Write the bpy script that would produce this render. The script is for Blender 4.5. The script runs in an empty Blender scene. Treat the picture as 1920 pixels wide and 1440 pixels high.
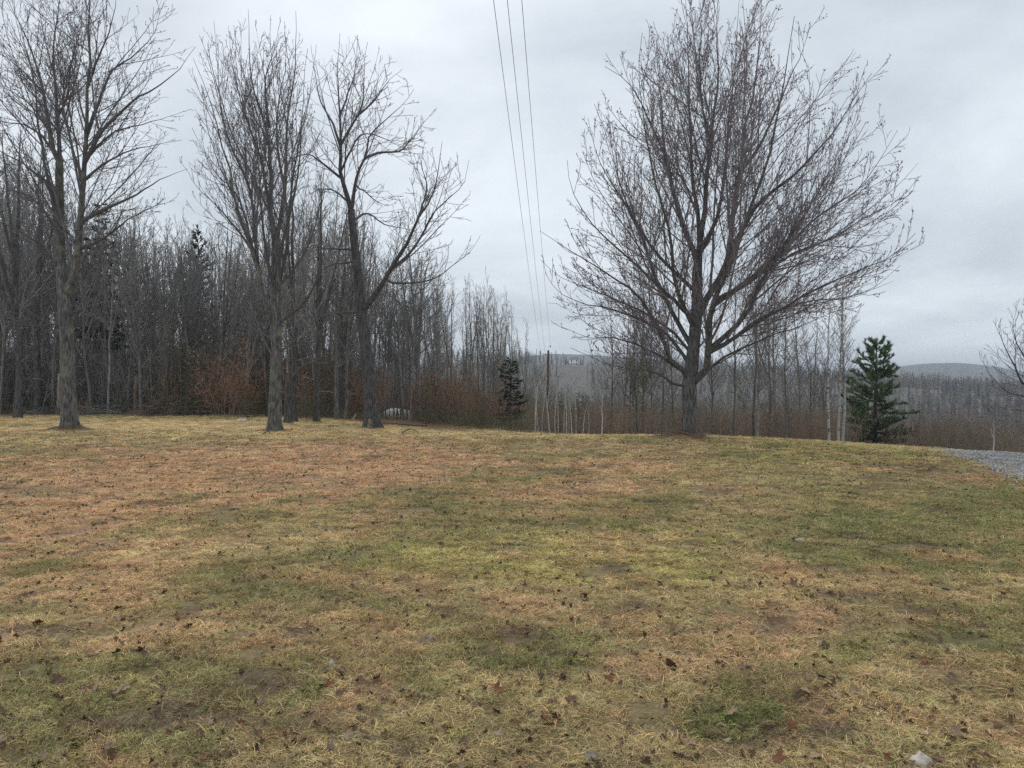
import bpy, math
import numpy as np
from mathutils import Vector

# ------------------------------------------------------------------ camera, sky, sun, exposure
sc = bpy.context.scene
COL = sc.collection
F = 1442.0                      # focal length in pixels of a 1920 px wide frame
EYE = 1.6
cam_d = bpy.data.cameras.new('camera')
cam_d.sensor_width = 36.0
cam_d.lens = 36.0 * F / 1920.0
cam_d.clip_start = 0.05
cam_d.clip_end = 20000.0
cam = bpy.data.objects.new('camera', cam_d)
COL.objects.link(cam)
cam.location = (0, 0, EYE)
cam.rotation_euler = (math.radians(90), 0, 0)
sc.camera = cam

SUN_EL, SUN_AZ = math.radians(52), math.radians(-35)     # azimuth from +Y, to the left
w = bpy.data.worlds.new('World')
sc.world = w
w.use_nodes = True
nt = w.node_tree
nt.nodes.clear()


def N(tree, kind, **kw):
    n = tree.nodes.new(kind)
    for k, v in kw.items():
        setattr(n, k, v)
    return n


out = N(nt, 'ShaderNodeOutputWorld')
bg = N(nt, 'ShaderNodeBackground')
bg.inputs['Strength'].default_value = 0.1
sky = N(nt, 'ShaderNodeTexSky', sky_type='NISHITA')
sky.sun_disc = False
sky.sun_elevation = SUN_EL
sky.sun_rotation = SUN_AZ
sky.dust_density = 2.0
# an even layer of cloud over the sky: noise on a flat ceiling above the place
tc = N(nt, 'ShaderNodeTexCoord')
sep = N(nt, 'ShaderNodeSeparateXYZ')
nt.links.new(tc.outputs['Generated'], sep.inputs[0])
za = N(nt, 'ShaderNodeMath', operation='ABSOLUTE')
nt.links.new(sep.outputs['Z'], za.inputs[0])
zb = N(nt, 'ShaderNodeMath', operation='ADD')
zb.inputs[1].default_value = 0.22
nt.links.new(za.outputs[0], zb.inputs[0])
dx = N(nt, 'ShaderNodeMath', operation='DIVIDE')
dy = N(nt, 'ShaderNodeMath', operation='DIVIDE')
nt.links.new(sep.outputs['X'], dx.inputs[0]); nt.links.new(zb.outputs[0], dx.inputs[1])
nt.links.new(sep.outputs['Y'], dy.inputs[0]); nt.links.new(zb.outputs[0], dy.inputs[1])
cmb = N(nt, 'ShaderNodeCombineXYZ')
nt.links.new(dx.outputs[0], cmb.inputs[0]); nt.links.new(dy.outputs[0], cmb.inputs[1])
cn = N(nt, 'ShaderNodeTexNoise')
cn.inputs['Scale'].default_value = 0.9
cn.inputs['Detail'].default_value = 7.0
cn.inputs['Roughness'].default_value = 0.56
cn.inputs['Distortion'].default_value = 0.35
off = N(nt, 'ShaderNodeVectorMath', operation='ADD')
off.inputs[1].default_value = (5.3, 1.9, 0.0)
nt.links.new(cmb.outputs[0], off.inputs[0])
nt.links.new(off.outputs[0], cn.inputs['Vector'])
cr = N(nt, 'ShaderNodeValToRGB')
cr.color_ramp.elements[0].position = 0.36
cr.color_ramp.elements[0].color = (5.0, 5.5, 5.95, 1)
cr.color_ramp.elements[1].position = 0.66
cr.color_ramp.elements[1].color = (7.6, 8.15, 8.6, 1)
nt.links.new(cn.outputs['Fac'], cr.inputs[0])
mx = N(nt, 'ShaderNodeMix', data_type='RGBA')
mx.inputs[0].default_value = 0.93
nt.links.new(sky.outputs[0], mx.inputs[6])
nt.links.new(cr.outputs[0], mx.inputs[7])
nt.links.new(mx.outputs[2], bg.inputs['Color'])
nt.links.new(bg.outputs[0], out.inputs[0])

sun_d = bpy.data.lights.new('sun', 'SUN')
sun_d.energy = 1.1
sun_d.angle = math.radians(45)
sun_d.color = (1.0, 0.96, 0.9)
sun = bpy.data.objects.new('sun', sun_d)
COL.objects.link(sun)
sd = Vector((math.sin(SUN_AZ) * math.cos(SUN_EL), math.cos(SUN_AZ) * math.cos(SUN_EL), math.sin(SUN_EL)))
sun.rotation_euler = sd.to_track_quat('Z', 'Y').to_euler()
sun.location = (0, 0, 60)

vs = sc.view_settings
vs.view_transform = 'Standard'
vs.look = 'None'
vs.exposure = 0.35
vs.gamma = 1.0
sc.cycles.use_denoising = False
sc.cycles.max_bounces = 4
sc.cycles.diffuse_bounces = 2
sc.cycles.glossy_bounces = 2
sc.cycles.volume_bounces = 0
sc.cycles.transparent_max_bounces = 8

# ------------------------------------------------------------------ helpers
RNG = np.random.default_rng(11)


def lin(r, g, b):
    f = lambda c: (c / 255 / 12.92) if c / 255 <= 0.04045 else ((c / 255 + 0.055) / 1.055) ** 2.4
    return np.array([f(r), f(g), f(b)])


def hash2(ix, iy, seed):
    h = (ix.astype(np.int64) * 374761393 + iy.astype(np.int64) * 668265263 + seed * 974711) & 0x7fffffff
    h = ((h ^ (h >> 13)) * 1274126177) & 0x7fffffff
    h = h ^ (h >> 16)
    return (h & 0xffff) / 65535.0


def vnoise(x, y, seed=0):
    ix, iy = np.floor(x), np.floor(y)
    fx, fy = x - ix, y - iy
    fx, fy = fx * fx * (3 - 2 * fx), fy * fy * (3 - 2 * fy)
    a = hash2(ix, iy, seed); b = hash2(ix + 1, iy, seed)
    c = hash2(ix, iy + 1, seed); d = hash2(ix + 1, iy + 1, seed)
    return (a * (1 - fx) + b * fx) * (1 - fy) + (c * (1 - fx) + d * fx) * fy


def fbm(x, y, seed=0, octs=4):
    s, a, t = 0.0, 0.5, 0.0
    for o in range(octs):
        s = s + a * vnoise(x * 2 ** o, y * 2 ** o, seed + o * 17)
        t += a; a *= 0.5
    return s / t


CREST = np.array([(-60, 80), (-22, 55), (-9, 38.5), (-4.5, 29.5), (-2, 26.2), (0.7, 25.8), (5.6, 24.8), (8.3, 22.4),
                  (9.6, 20.4), (10.9, 18.9), (11.9, 17.2), (13.5, 12), (15, 4), (16, -20)], float)


def crest_dist(x, y):
    """signed distance to the brow of the lawn, positive where the land falls away"""
    best = np.full(x.shape, 1e18); sg = np.ones(x.shape)
    for a, b in zip(CREST[:-1], CREST[1:]):
        ab = b - a
        t = np.clip(((x - a[0]) * ab[0] + (y - a[1]) * ab[1]) / (ab @ ab), 0, 1)
        qx, qy = a[0] + t * ab[0], a[1] + t * ab[1]
        d = (x - qx) ** 2 + (y - qy) ** 2
        s = ab[0] * (y - a[1]) - ab[1] * (x - a[0])
        m = d < best
        best = np.where(m, d, best); sg = np.where(m, np.sign(s), sg)
    return np.sqrt(best) * sg


def gauss(x, y, cx, cy, sx, sy):
    return np.exp(-((x - cx) / sx) ** 2 - ((y - cy) / sy) ** 2)


MOUNDS = []         # (x, y, radius, height) swellings at the feet of trees


def height(x, y):
    x = np.asarray(x, float); y = np.asarray(y, float)
    d = np.maximum(crest_dist(x, y) + 6.0, 0)
    soft = np.where(d < 25, 0.0035 * d * d, 0.0035 * 625 + 0.175 * (d - 25))
    wgt = np.interp(x, [-25, -12, -5, 3], [0.3, 0.55, 0.9, 1.0])
    wgt = wgt + (1 - wgt) * np.clip((d - 60) / 90, 0, 1)
    z = -28 * (1 - np.exp(-soft * wgt / 28))
    # land beyond the valley
    far = np.clip((y - 150) / 150, 0, 1)
    z = z + far * (11 * gauss(x, y, 330, 480, 230, 120) + 24 * gauss(x, y, -260, 560, 420, 150)
                   + 33 * gauss(x, y, 60, 660, 330, 150) + 16 * gauss(x, y, 620, 760, 300, 170)
                   + 98 * gauss(x, y, 125, 2000, 380, 300) + 38 * gauss(x, y, 560, 1850, 330, 300)
                   + 70 * gauss(x, y, 980, 1700, 240, 260)
                   + 62 * gauss(x, y, 0, 3300, 9000, 500) + 40 * gauss(x, y, -1300, 1900, 900, 400)
                   + 60 * gauss(x, y, 2300, 2200, 500, 400))
    z = z + far * 9 * (fbm(x / 90, y / 90, 5, 4) - 0.5) * 0.8 + np.clip((y - 1000) / 800, 0, 1) * 15 * (fbm(x / 420, y / 420, 9, 5) - 0.5)
    near = np.clip(1 - (np.hypot(x, y) - 45) / 40, 0, 1)
    z = z + near * (0.10 * (fbm(x / 3.1, y / 3.1, 21, 3) - 0.5) + 0.05 * (fbm(x / 0.5, y / 0.5, 31, 2) - 0.5) + 0.035 * np.clip((14 - np.hypot(x, y)) / 6, 0, 1) * (vnoise(x / 0.17, y / 0.17, 35) - 0.5))
    for mx_, my_, r_, h_ in MOUNDS:
        z = z + h_ * np.exp(-((x - mx_) ** 2 + (y - my_) ** 2) / r_ ** 2)
    return z


def h1(x, y):
    return float(height(np.array([x]), np.array([y]))[0])


def ground_at(px, Y):
    """world x and ground height in the direction of image column px at distance Y"""
    x = (px - 960) / F * Y
    return x, h1(x, Y)


def on_lawn(px, py):
    """where the line of sight through a pixel meets the ground"""
    Y = EYE * F / max(py - 720, 1)
    for _ in range(12):
        x = (px - 960) / F * Y
        z = h1(x, Y)
        Y = 0.5 * Y + 0.5 * (EYE - z) * F / max(py - 720, 1)
    return (px - 960) / F * Y, Y, h1((px - 960) / F * Y, Y)


def mesh_arrays(name, verts, quads=None, tris=None, mat=None, smooth=True, attrs=None):
    me = bpy.data.meshes.new(name)
    verts = np.ascontiguousarray(verts, np.float32)
    me.vertices.add(len(verts))
    me.vertices.foreach_set('co', verts.ravel())
    loops, totals = [], []
    for f, k in ((quads, 4), (tris, 3)):
        if f is not None and len(f):
            loops.append(np.asarray(f, np.int32).ravel()); totals.append(np.full(len(f), k, np.int32))
    if loops:
        loops = np.concatenate(loops); totals = np.concatenate(totals)
        starts = np.concatenate([[0], np.cumsum(totals)[:-1]]).astype(np.int32)
        me.loops.add(len(loops)); me.loops.foreach_set('vertex_index', loops)
        me.polygons.add(len(totals)); me.polygons.foreach_set('loop_start', starts)
        if smooth:
            me.polygons.foreach_set('use_smooth', np.ones(len(totals), bool))
    for an, (typ, data) in (attrs or {}).items():
        a = me.attributes.new(an, typ, 'POINT')
        key = {'FLOAT': 'value', 'INT': 'value', 'FLOAT_VECTOR': 'vector', 'FLOAT_COLOR': 'color'}[typ]
        a.data.foreach_set(key, np.ascontiguousarray(data, np.int32 if typ == 'INT' else np.float32).ravel())
    me.update(calc_edges=True)
    if mat:
        me.materials.append(mat)
    return me


def obj(name, me, parent=None, loc=None):
    o = bpy.data.objects.new(name, me)
    COL.objects.link(o)
    if parent is not None:
        o.parent = parent
    if loc is not None:
        o.location = loc
    return o


def tag(o, label=None, cat=None, group=None, kind=None):
    if label: o['label'] = label
    if cat: o['category'] = cat
    if group: o['group'] = group
    if kind: o['kind'] = kind
    return o


def empty(name, loc, rz=0.0, s=1.0):
    o = bpy.data.objects.new(name, None)
    COL.objects.link(o)
    o.location = loc; o.rotation_euler = (0, 0, rz)
    o.scale = (s, s, s) if np.isscalar(s) else s
    o.empty_display_size = 0.2
    return o


def copy_tree(src, loc, rz=0.0, s=1.0, tilt=(0, 0)):
    r = src.copy(); COL.objects.link(r)
    r.location = loc; r.rotation_euler = (tilt[0], tilt[1], rz)
    r.scale = (s, s, s) if np.isscalar(s) else s
    for ch in src.children:
        c = ch.copy(); COL.objects.link(c); c.parent = r
        for g in ch.children:
            d = g.copy(); COL.objects.link(d); d.parent = c
    return r


def unit(v):
    return v / np.maximum(np.linalg.norm(v, axis=-1, keepdims=True), 1e-9)


def tubes(P, R, sides, cap=False):
    """P (N,K,3) centre lines, R (N,K) radii -> verts, quads"""
    n, K, _ = P.shape
    T = np.gradient(P, axis=1)
    T = unit(T)
    mean = unit(P[:, -1] - P[:, 0] + 1e-6)
    ref = np.where(np.abs(mean[:, 2:3]) < 0.8, np.array([[0, 0, 1.0]]), np.array([[1.0, 0, 0]]))
    U = unit(np.cross(T, ref[:, None, :]))
    V = np.cross(T, U)
    a = np.linspace(0, 2 * math.pi, sides, endpoint=False)
    ring = (np.cos(a)[None, None, :, None] * U[:, :, None, :] + np.sin(a)[None, None, :, None] * V[:, :, None, :])
    v = P[:, :, None, :] + ring * R[:, :, None, None]
    idx = np.arange(n * K * sides).reshape(n, K, sides)
    A = idx[:, :-1, :]; B = np.roll(A, -1, axis=2)
    C = idx[:, 1:, :]; D = np.roll(C, -1, axis=2)
    q = np.stack([A, B, D, C], axis=-1).reshape(-1, 4)
    return v.reshape(-1, 3), q


def merge(parts):
    vs_, qs, o = [], [], 0
    for v, q in parts:
        vs_.append(v); qs.append(q + o); o += len(v)
    return np.concatenate(vs_), np.concatenate(qs)


def grow(P, R, dens, t0, t1, ang, lr, lmin, lmax, K, up, wob, rng, rr=0.6, slender=0.012, tip=0.3, zmin=None, flat=0.0, count=None):
    """children along the parents P: density per metre, angle range in degrees, length ratio range"""
    n, Kp, _ = P.shape
    seg = np.linalg.norm(np.diff(P, axis=1), axis=2)
    L = seg.sum(1)
    cnt = np.maximum(1, np.round(L * (t1 - t0) * dens + rng.random(n) - 0.5)).astype(int) if count is None else np.full(n, count)
    par = np.repeat(np.arange(n), cnt)
    m = len(par)
    first = np.concatenate([[0], np.cumsum(cnt)[:-1]])
    k_in = np.arange(m) - np.repeat(first, cnt)
    t = t0 + (t1 - t0) * (k_in + rng.random(m)) / cnt[par]
    f = t * (Kp - 1); i = np.minimum(f.astype(int), Kp - 2); u = (f - i)[:, None]
    pos = P[par, i] * (1 - u) + P[par, i + 1] * u
    rad = R[par, i] * (1 - u[:, 0]) + R[par, i + 1] * u[:, 0]
    T = unit(P[par, i + 1] - P[par, i])
    a = np.radians(rng.uniform(ang[0], ang[1], m))
    rv = rng.normal(size=(m, 3)); rv[:, 2] *= (1 - flat)
    nrm = unit(rv - (rv * T).sum(1, keepdims=True) * T)
    d = unit(np.cos(a)[:, None] * T + np.sin(a)[:, None] * nrm)
    ln = np.clip(L[par] * rng.uniform(lr[0], lr[1], m) * (1.15 - 0.75 * t), lmin, lmax) * rng.uniform(0.7, 1.1, m)
    pts = np.empty((m, K, 3)); pts[:, 0] = pos
    st = (ln / (K - 1))[:, None]
    for k in range(1, K):
        pts[:, k] = pts[:, k - 1] + d * st
        d = unit(d + np.array([0, 0, up]) / (K - 1) + rng.normal(size=(m, 3)) * wob)
    r0 = np.minimum(rad * rr, ln * slender)
    s = np.linspace(0, 1, K)[None]
    rads = r0[:, None] * (1 - (1 - tip) * s)
    if zmin is not None:
        keep = pts[:, -1, 2] > zmin
        pts, rads = pts[keep], rads[keep]
    return pts, rads


def catmull(p, K):
    p = np.asarray(p, float)
    if len(p) == 2:
        s = np.linspace(0, 1, K)[:, None]
        return p[0] * (1 - s) + p[1] * s
    e = np.vstack([2 * p[0] - p[1], p, 2 * p[-1] - p[-2]])
    d = np.concatenate([[0], np.cumsum(np.linalg.norm(np.diff(p, axis=0), axis=1))])
    q = np.linspace(0, d[-1], K)
    res = []
    for v in q:
        i = min(np.searchsorted(d, v, 'right') - 1, len(p) - 2)
        t = (v - d[i]) / max(d[i + 1] - d[i], 1e-9)
        a, b, c, g = e[i], e[i + 1], e[i + 2], e[i + 3]
        res.append(0.5 * (2 * b + (c - a) * t + (2 * a - 5 * b + 4 * c - g) * t * t + (3 * b - a - 3 * c + g) * t ** 3))
    return np.array(res)


OCT_V = np.array([(1, 0, 0), (-1, 0, 0), (0, 1, 0), (0, -1, 0), (0, 0, 1), (0, 0, -1)], float)
OCT_F = np.array([(0, 2, 4), (2, 1, 4), (1, 3, 4), (3, 0, 4), (2, 0, 5), (1, 2, 5), (3, 1, 5), (0, 3, 5)])


def blobs(pos, rad, rng, stretch=1.5):
    n = len(pos)
    s = rad[:, None] * (0.75 + 0.5 * rng.random((n, 3))); s[:, 2] *= stretch
    v = pos[:, None, :] + OCT_V[None] * s[:, None, :]
    f = (OCT_F[None] + 6 * np.arange(n)[:, None, None]).reshape(-1, 3)
    return v.reshape(-1, 3), f


# ------------------------------------------------------------------ materials
def new_mat(name):
    m = bpy.data.materials.new(name)
    m.use_nodes = True
    t = m.node_tree
    b = t.nodes['Principled BSDF']
    b.inputs['Roughness'].default_value = 0.9
    b.inputs['Specular IOR Level'].default_value = 0.2
    return m, t, b


def noise_mat(name, c0, c1, scale=8.0, stretch=(1, 1, 1), detail=5.0, lo=0.35, hi=0.65, bump=0.0, rough=0.9,
              c2=None, scale2=3.0, lo2=0.55, hi2=0.7, coord='Object', objvar=0.0, bump_dist=0.02):
    m, t, b = new_mat(name)
    b.inputs['Roughness'].default_value = rough
    co = N(t, 'ShaderNodeTexCoord')
    mp = N(t, 'ShaderNodeMapping')
    mp.inputs['Scale'].default_value = stretch
    t.links.new(co.outputs[coord], mp.inputs[0])
    nz = N(t, 'ShaderNodeTexNoise')
    nz.inputs['Scale'].default_value = scale
    nz.inputs['Detail'].default_value = detail
    nz.inputs['Roughness'].default_value = 0.6
    t.links.new(mp.outputs[0], nz.inputs['Vector'])
    r = N(t, 'ShaderNodeValToRGB')
    r.color_ramp.elements[0].position = lo; r.color_ramp.elements[0].color = (*c0, 1)
    r.color_ramp.elements[1].position = hi; r.color_ramp.elements[1].color = (*c1, 1)
    t.links.new(nz.outputs['Fac'], r.inputs[0])
    last = r.outputs[0]
    if c2 is not None:
        n2 = N(t, 'ShaderNodeTexNoise')
        n2.inputs['Scale'].default_value = scale2
        n2.inputs['Detail'].default_value = 4.0
        t.links.new(co.outputs[coord], n2.inputs['Vector'])
        mr = N(t, 'ShaderNodeMapRange')
        mr.inputs[1].default_value = lo2; mr.inputs[2].default_value = hi2
        t.links.new(n2.outputs['Fac'], mr.inputs[0])
        x = N(t, 'ShaderNodeMix', data_type='RGBA')
        t.links.new(mr.outputs[0], x.inputs[0])
        t.links.new(last, x.inputs[6])
        x.inputs[7].default_value = (*c2, 1)
        last = x.outputs[2]
    if objvar:
        oi = N(t, 'ShaderNodeObjectInfo')
        mr = N(t, 'ShaderNodeMapRange')
        mr.inputs[3].default_value = 1 - objvar; mr.inputs[4].default_value = 1 + objvar
        t.links.new(oi.outputs['Random'], mr.inputs[0])
        x = N(t, 'ShaderNodeMix', data_type='RGBA', blend_type='MULTIPLY')
        x.inputs[0].default_value = 1.0
        t.links.new(last, x.inputs[6]); t.links.new(mr.outputs[0], x.inputs[7])
        last = x.outputs[2]
    t.links.new(last, b.inputs['Base Color'])
    if bump:
        bp = N(t, 'ShaderNodeBump')
        bp.inputs['Strength'].default_value = bump
        bp.inputs['Distance'].default_value = bump_dist
        t.links.new(nz.outputs['Fac'], bp.inputs['Height'])
        t.links.new(bp.outputs[0], b.inputs['Normal'])
    return m


M = {}
M['bark'] = noise_mat('bark', (0.05, 0.047, 0.044), (0.20, 0.19, 0.177), 18, (1, 1, 0.2), 7, 0.36, 0.66, 1.0, c2=(0.19, 0.205, 0.14), scale2=2.6, lo2=0.54, hi2=0.72)
M['bark_mid'] = noise_mat('bark_mid', (0.05, 0.048, 0.048), (0.18, 0.172, 0.165), 18, (1, 1, 0.2), 6, 0.36, 0.66, 1.0, c2=(0.12, 0.135, 0.085), scale2=2.5, lo2=0.58, hi2=0.75)
M['bark_dark'] = noise_mat('bark_dark', (0.045, 0.042, 0.042), (0.13, 0.122, 0.118), 16, (1, 1, 0.22), 6, 0.36, 0.66, 0.9)
M['limb'] = noise_mat('limb', (0.06, 0.055, 0.054), (0.15, 0.142, 0.135), 20, (1, 1, 1), 4, 0.36, 0.66, 0.4)
M['twig'] = noise_mat('twig', (0.125, 0.112, 0.116), (0.21, 0.192, 0.197), 6, objvar=0.1)
M['twig_mauve'] = noise_mat('twig_mauve', (0.14, 0.123, 0.128), (0.25, 0.225, 0.232), 6)
M['twig_grey'] = noise_mat('twig_grey', (0.16, 0.152, 0.145), (0.29, 0.277, 0.266), 3, objvar=0.35)
M['twig_pale'] = noise_mat('twig_pale', (0.24, 0.22, 0.19), (0.4, 0.37, 0.31), 3, objvar=0.15)
M['twig_olive'] = noise_mat('twig_olive', (0.10, 0.105, 0.065), (0.19, 0.185, 0.12), 3, objvar=0.25)
M['bark_wood'] = noise_mat('bark_wood', (0.09, 0.087, 0.083), (0.27, 0.26, 0.245), 12, (1, 1, 0.2), 5, 0.36, 0.66, 0.6, objvar=0.4)
M['bud'] = noise_mat('bud', (0.12, 0.06, 0.08), (0.24, 0.13, 0.16), 5)
M['bud_dark'] = noise_mat('bud_dark', (0.05, 0.035, 0.036), (0.10, 0.065, 0.066), 5)
M['bud_olive'] = noise_mat('bud_olive', (0.13, 0.14, 0.075), (0.24, 0.24, 0.14), 2)
M['bud_pale'] = noise_mat('bud_pale', (0.30, 0.30, 0.20), (0.48, 0.46, 0.34), 2)
M['brush'] = noise_mat('brush', (0.16, 0.115, 0.09), (0.32, 0.245, 0.2), 0.35, (1, 1, 1), 5)
M['brush_grey'] = noise_mat('brush_grey', (0.11, 0.105, 0.098), (0.27, 0.255, 0.24), 0.5, (1, 1, 1), 5)
M['rust'] = noise_mat('rust', (0.24, 0.13, 0.08), (0.44, 0.26, 0.17), 2.5)
M['wood_pale'] = noise_mat('wood_pale', (0.22, 0.17, 0.12), (0.42, 0.34, 0.26), 9, (1, 1, 0.2), bump=0.4)
M['wood_red'] = noise_mat('wood_red', (0.12, 0.09, 0.075), (0.26, 0.20, 0.165), 9, (1, 1, 0.15), bump=0.4)
M['pole_wood'] = noise_mat('pole_wood', (0.07, 0.045, 0.035), (0.17, 0.11, 0.085), 7, (1, 1, 0.08), bump=0.3)
M['metal'] = noise_mat('metal', (0.16, 0.165, 0.17), (0.24, 0.245, 0.25), 20, rough=0.5)
M['wire'] = noise_mat('wire', (0.07, 0.075, 0.08), (0.11, 0.115, 0.12), 3, rough=0.6)
M['rock_white'] = noise_mat('rock_white', (0.34, 0.30, 0.25), (0.62, 0.57, 0.50), 14, bump=0.6)
M['rock_grey'] = noise_mat('rock_grey', (0.13, 0.108, 0.08), (0.27, 0.228, 0.172), 16, bump=0.6)
M['gravel'] = noise_mat('gravel', (0.12, 0.125, 0.14), (0.36, 0.37, 0.40), 0.9, (1, 1, 1), 3, objvar=0.3, coord='Object')
M['needle_dark'] = noise_mat('needle_dark', (0.02, 0.032, 0.02), (0.05, 0.065, 0.042), 1.2)
M['needle_pine'] = noise_mat('needle_pine', (0.10, 0.165, 0.09), (0.24, 0.31, 0.17), 0.9)
M['needle_green'] = noise_mat('needle_green', (0.075, 0.095, 0.05), (0.17, 0.19, 0.10), 1.5)
M['leaf_dark'] = noise_mat('leaf_dark', (0.085, 0.05, 0.034), (0.17, 0.105, 0.072), 18)
M['leaf_rust'] = noise_mat('leaf_rust', (0.13, 0.055, 0.03), (0.25, 0.12, 0.065), 18)
M['leaf_tan'] = noise_mat('leaf_tan', (0.22, 0.15, 0.10), (0.38, 0.28, 0.19), 18)
M['leaf_grey'] = noise_mat('leaf_grey', (0.13, 0.092, 0.066), (0.23, 0.165, 0.12), 18)
M['house_white'] = noise_mat('house_white', (0.72, 0.72, 0.70), (0.8, 0.8, 0.78), 1)
M['roof_grey'] = noise_mat('roof_grey', (0.12, 0.12, 0.12), (0.2, 0.2, 0.2), 1)
M['glass_dark'] = noise_mat('glass_dark', (0.02, 0.022, 0.025), (0.03, 0.032, 0.035), 1, rough=0.15)


def birch_mat():
    m, t, b = new_mat('birch_bark')
    co = N(t, 'ShaderNodeTexCoord')
    mp = N(t, 'ShaderNodeMapping'); mp.inputs['Scale'].default_value = (2.2, 2.2, 7.0)
    t.links.new(co.outputs['Object'], mp.inputs[0])
    nz = N(t, 'ShaderNodeTexNoise'); nz.inputs['Scale'].default_value = 1.1; nz.inputs['Detail'].default_value = 4
    t.links.new(mp.outputs[0], nz.inputs['Vector'])
    r = N(t, 'ShaderNodeValToRGB')
    r.color_ramp.elements[0].position = 0.34; r.color_ramp.elements[0].color = (0.10, 0.095, 0.09, 1)
    r.color_ramp.elements[1].position = 0.5; r.color_ramp.elements[1].color = (0.42, 0.41, 0.385, 1)
    t.links.new(nz.outputs['Fac'], r.inputs[0])
    t.links.new(r.outputs[0], b.inputs['Base Color'])
    return m


M['birch'] = birch_mat()
M['birch_white'] = noise_mat('birch_white', (0.24, 0.225, 0.205), (0.56, 0.54, 0.50), 5, (1, 1, 2), 4, 0.35, 0.5)
M['twig_white'] = noise_mat('twig_white', (0.24, 0.225, 0.2), (0.42, 0.395, 0.355), 3)

# ------------------------------------------------------------------ the lawn's colours, fixed to the ground
TAN, STRAW, YGREEN = lin(164, 133, 104), lin(166, 146, 108), lin(144, 133, 88)
GREEN, DGREEN, OLIVE, SOIL = lin(112, 109, 74), lin(84, 91, 54), lin(141, 126, 92), lin(100, 84, 68)
LITTER = lin(92, 70, 52)
PATCH = [  # centre and radii of worn, dead and green patches as seen from the camera's standpoint, colour, weight
    (600, 872, 470, 62, TAN, 1.0), (200, 905, 300, 50, TAN, .9), (230, 985, 360, 65, TAN, .8), (1060, 925, 250, 32, TAN, .9),
    (1120, 872, 170, 14, TAN, .8), (120, 1070, 240, 45, TAN, .55), (1000, 814, 330, 9, STRAW, .9), (500, 1010, 300, 40, STRAW, .5),
    (230, 805, 420, 28, STRAW, 1.0), (620, 812, 260, 14, STRAW, .7), (460, 1140, 220, 40, TAN, .35),
    (840, 945, 110, 42, GREEN, .75), (1000, 1042, 380, 55, YGREEN, .9), (950, 985, 260, 40, GREEN, .5), (1720, 960, 290, 70, GREEN, .7),
    (1640, 1045, 230, 42, GREEN, .7), (1560, 850, 280, 26, YGREEN, .7), (1440, 1275, 180, 60, DGREEN, .75), (1340, 1335, 120, 42, DGREEN, .7),
    (880, 1205, 170, 46, GREEN, .85), (690, 1265, 100, 36, GREEN, .75), (150, 1055, 70, 18, GREEN, .9), (1010, 888, 110, 16, GREEN, .7),
    (1130, 840, 220, 16, OLIVE, .9), (1500, 915, 260, 34, OLIVE, .7), (1410, 1060, 110, 24, TAN, .5), (1420, 1150, 100, 26, TAN, .45),
    (1180, 1250, 110, 30, TAN, .4), (560, 1210, 180, 50, TAN, .3), (1750, 1190, 180, 34, GREEN, .6), (130, 1370, 170, 60, GREEN, .5),
    (1820, 905, 60, 10, GREEN, .8), (60, 925, 70, 10, SOIL, .7), (1030, 880, 80, 7, SOIL, .4), (1320, 860, 160, 7, SOIL, .3),
    (1640, 875, 90, 12, SOIL, .6), (1760, 890, 130, 18, SOIL, .6), (1560, 1300, 70, 22, SOIL, .9), (1350, 1385, 70, 30, SOIL, .85),
    (650, 1290, 45, 22, SOIL, .9), (1290, 1395, 40, 30, SOIL, .6), (200, 1310, 60, 14, SOIL, .7), (210, 1225, 70, 12, SOIL, .6),
    (700, 1390, 70, 36, SOIL, .8), (870, 1420, 40, 22, SOIL, .8), (1100, 1415, 90, 22, SOIL, .5), (1550, 1420, 110, 20, SOIL, .7),
    (1720, 1170, 90, 24, SOIL, .5), (1450, 1180, 110, 14, SOIL, .4), (1880, 1400, 60, 24, SOIL, .4), (420, 1350, 60, 24, SOIL, .5)]


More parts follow.
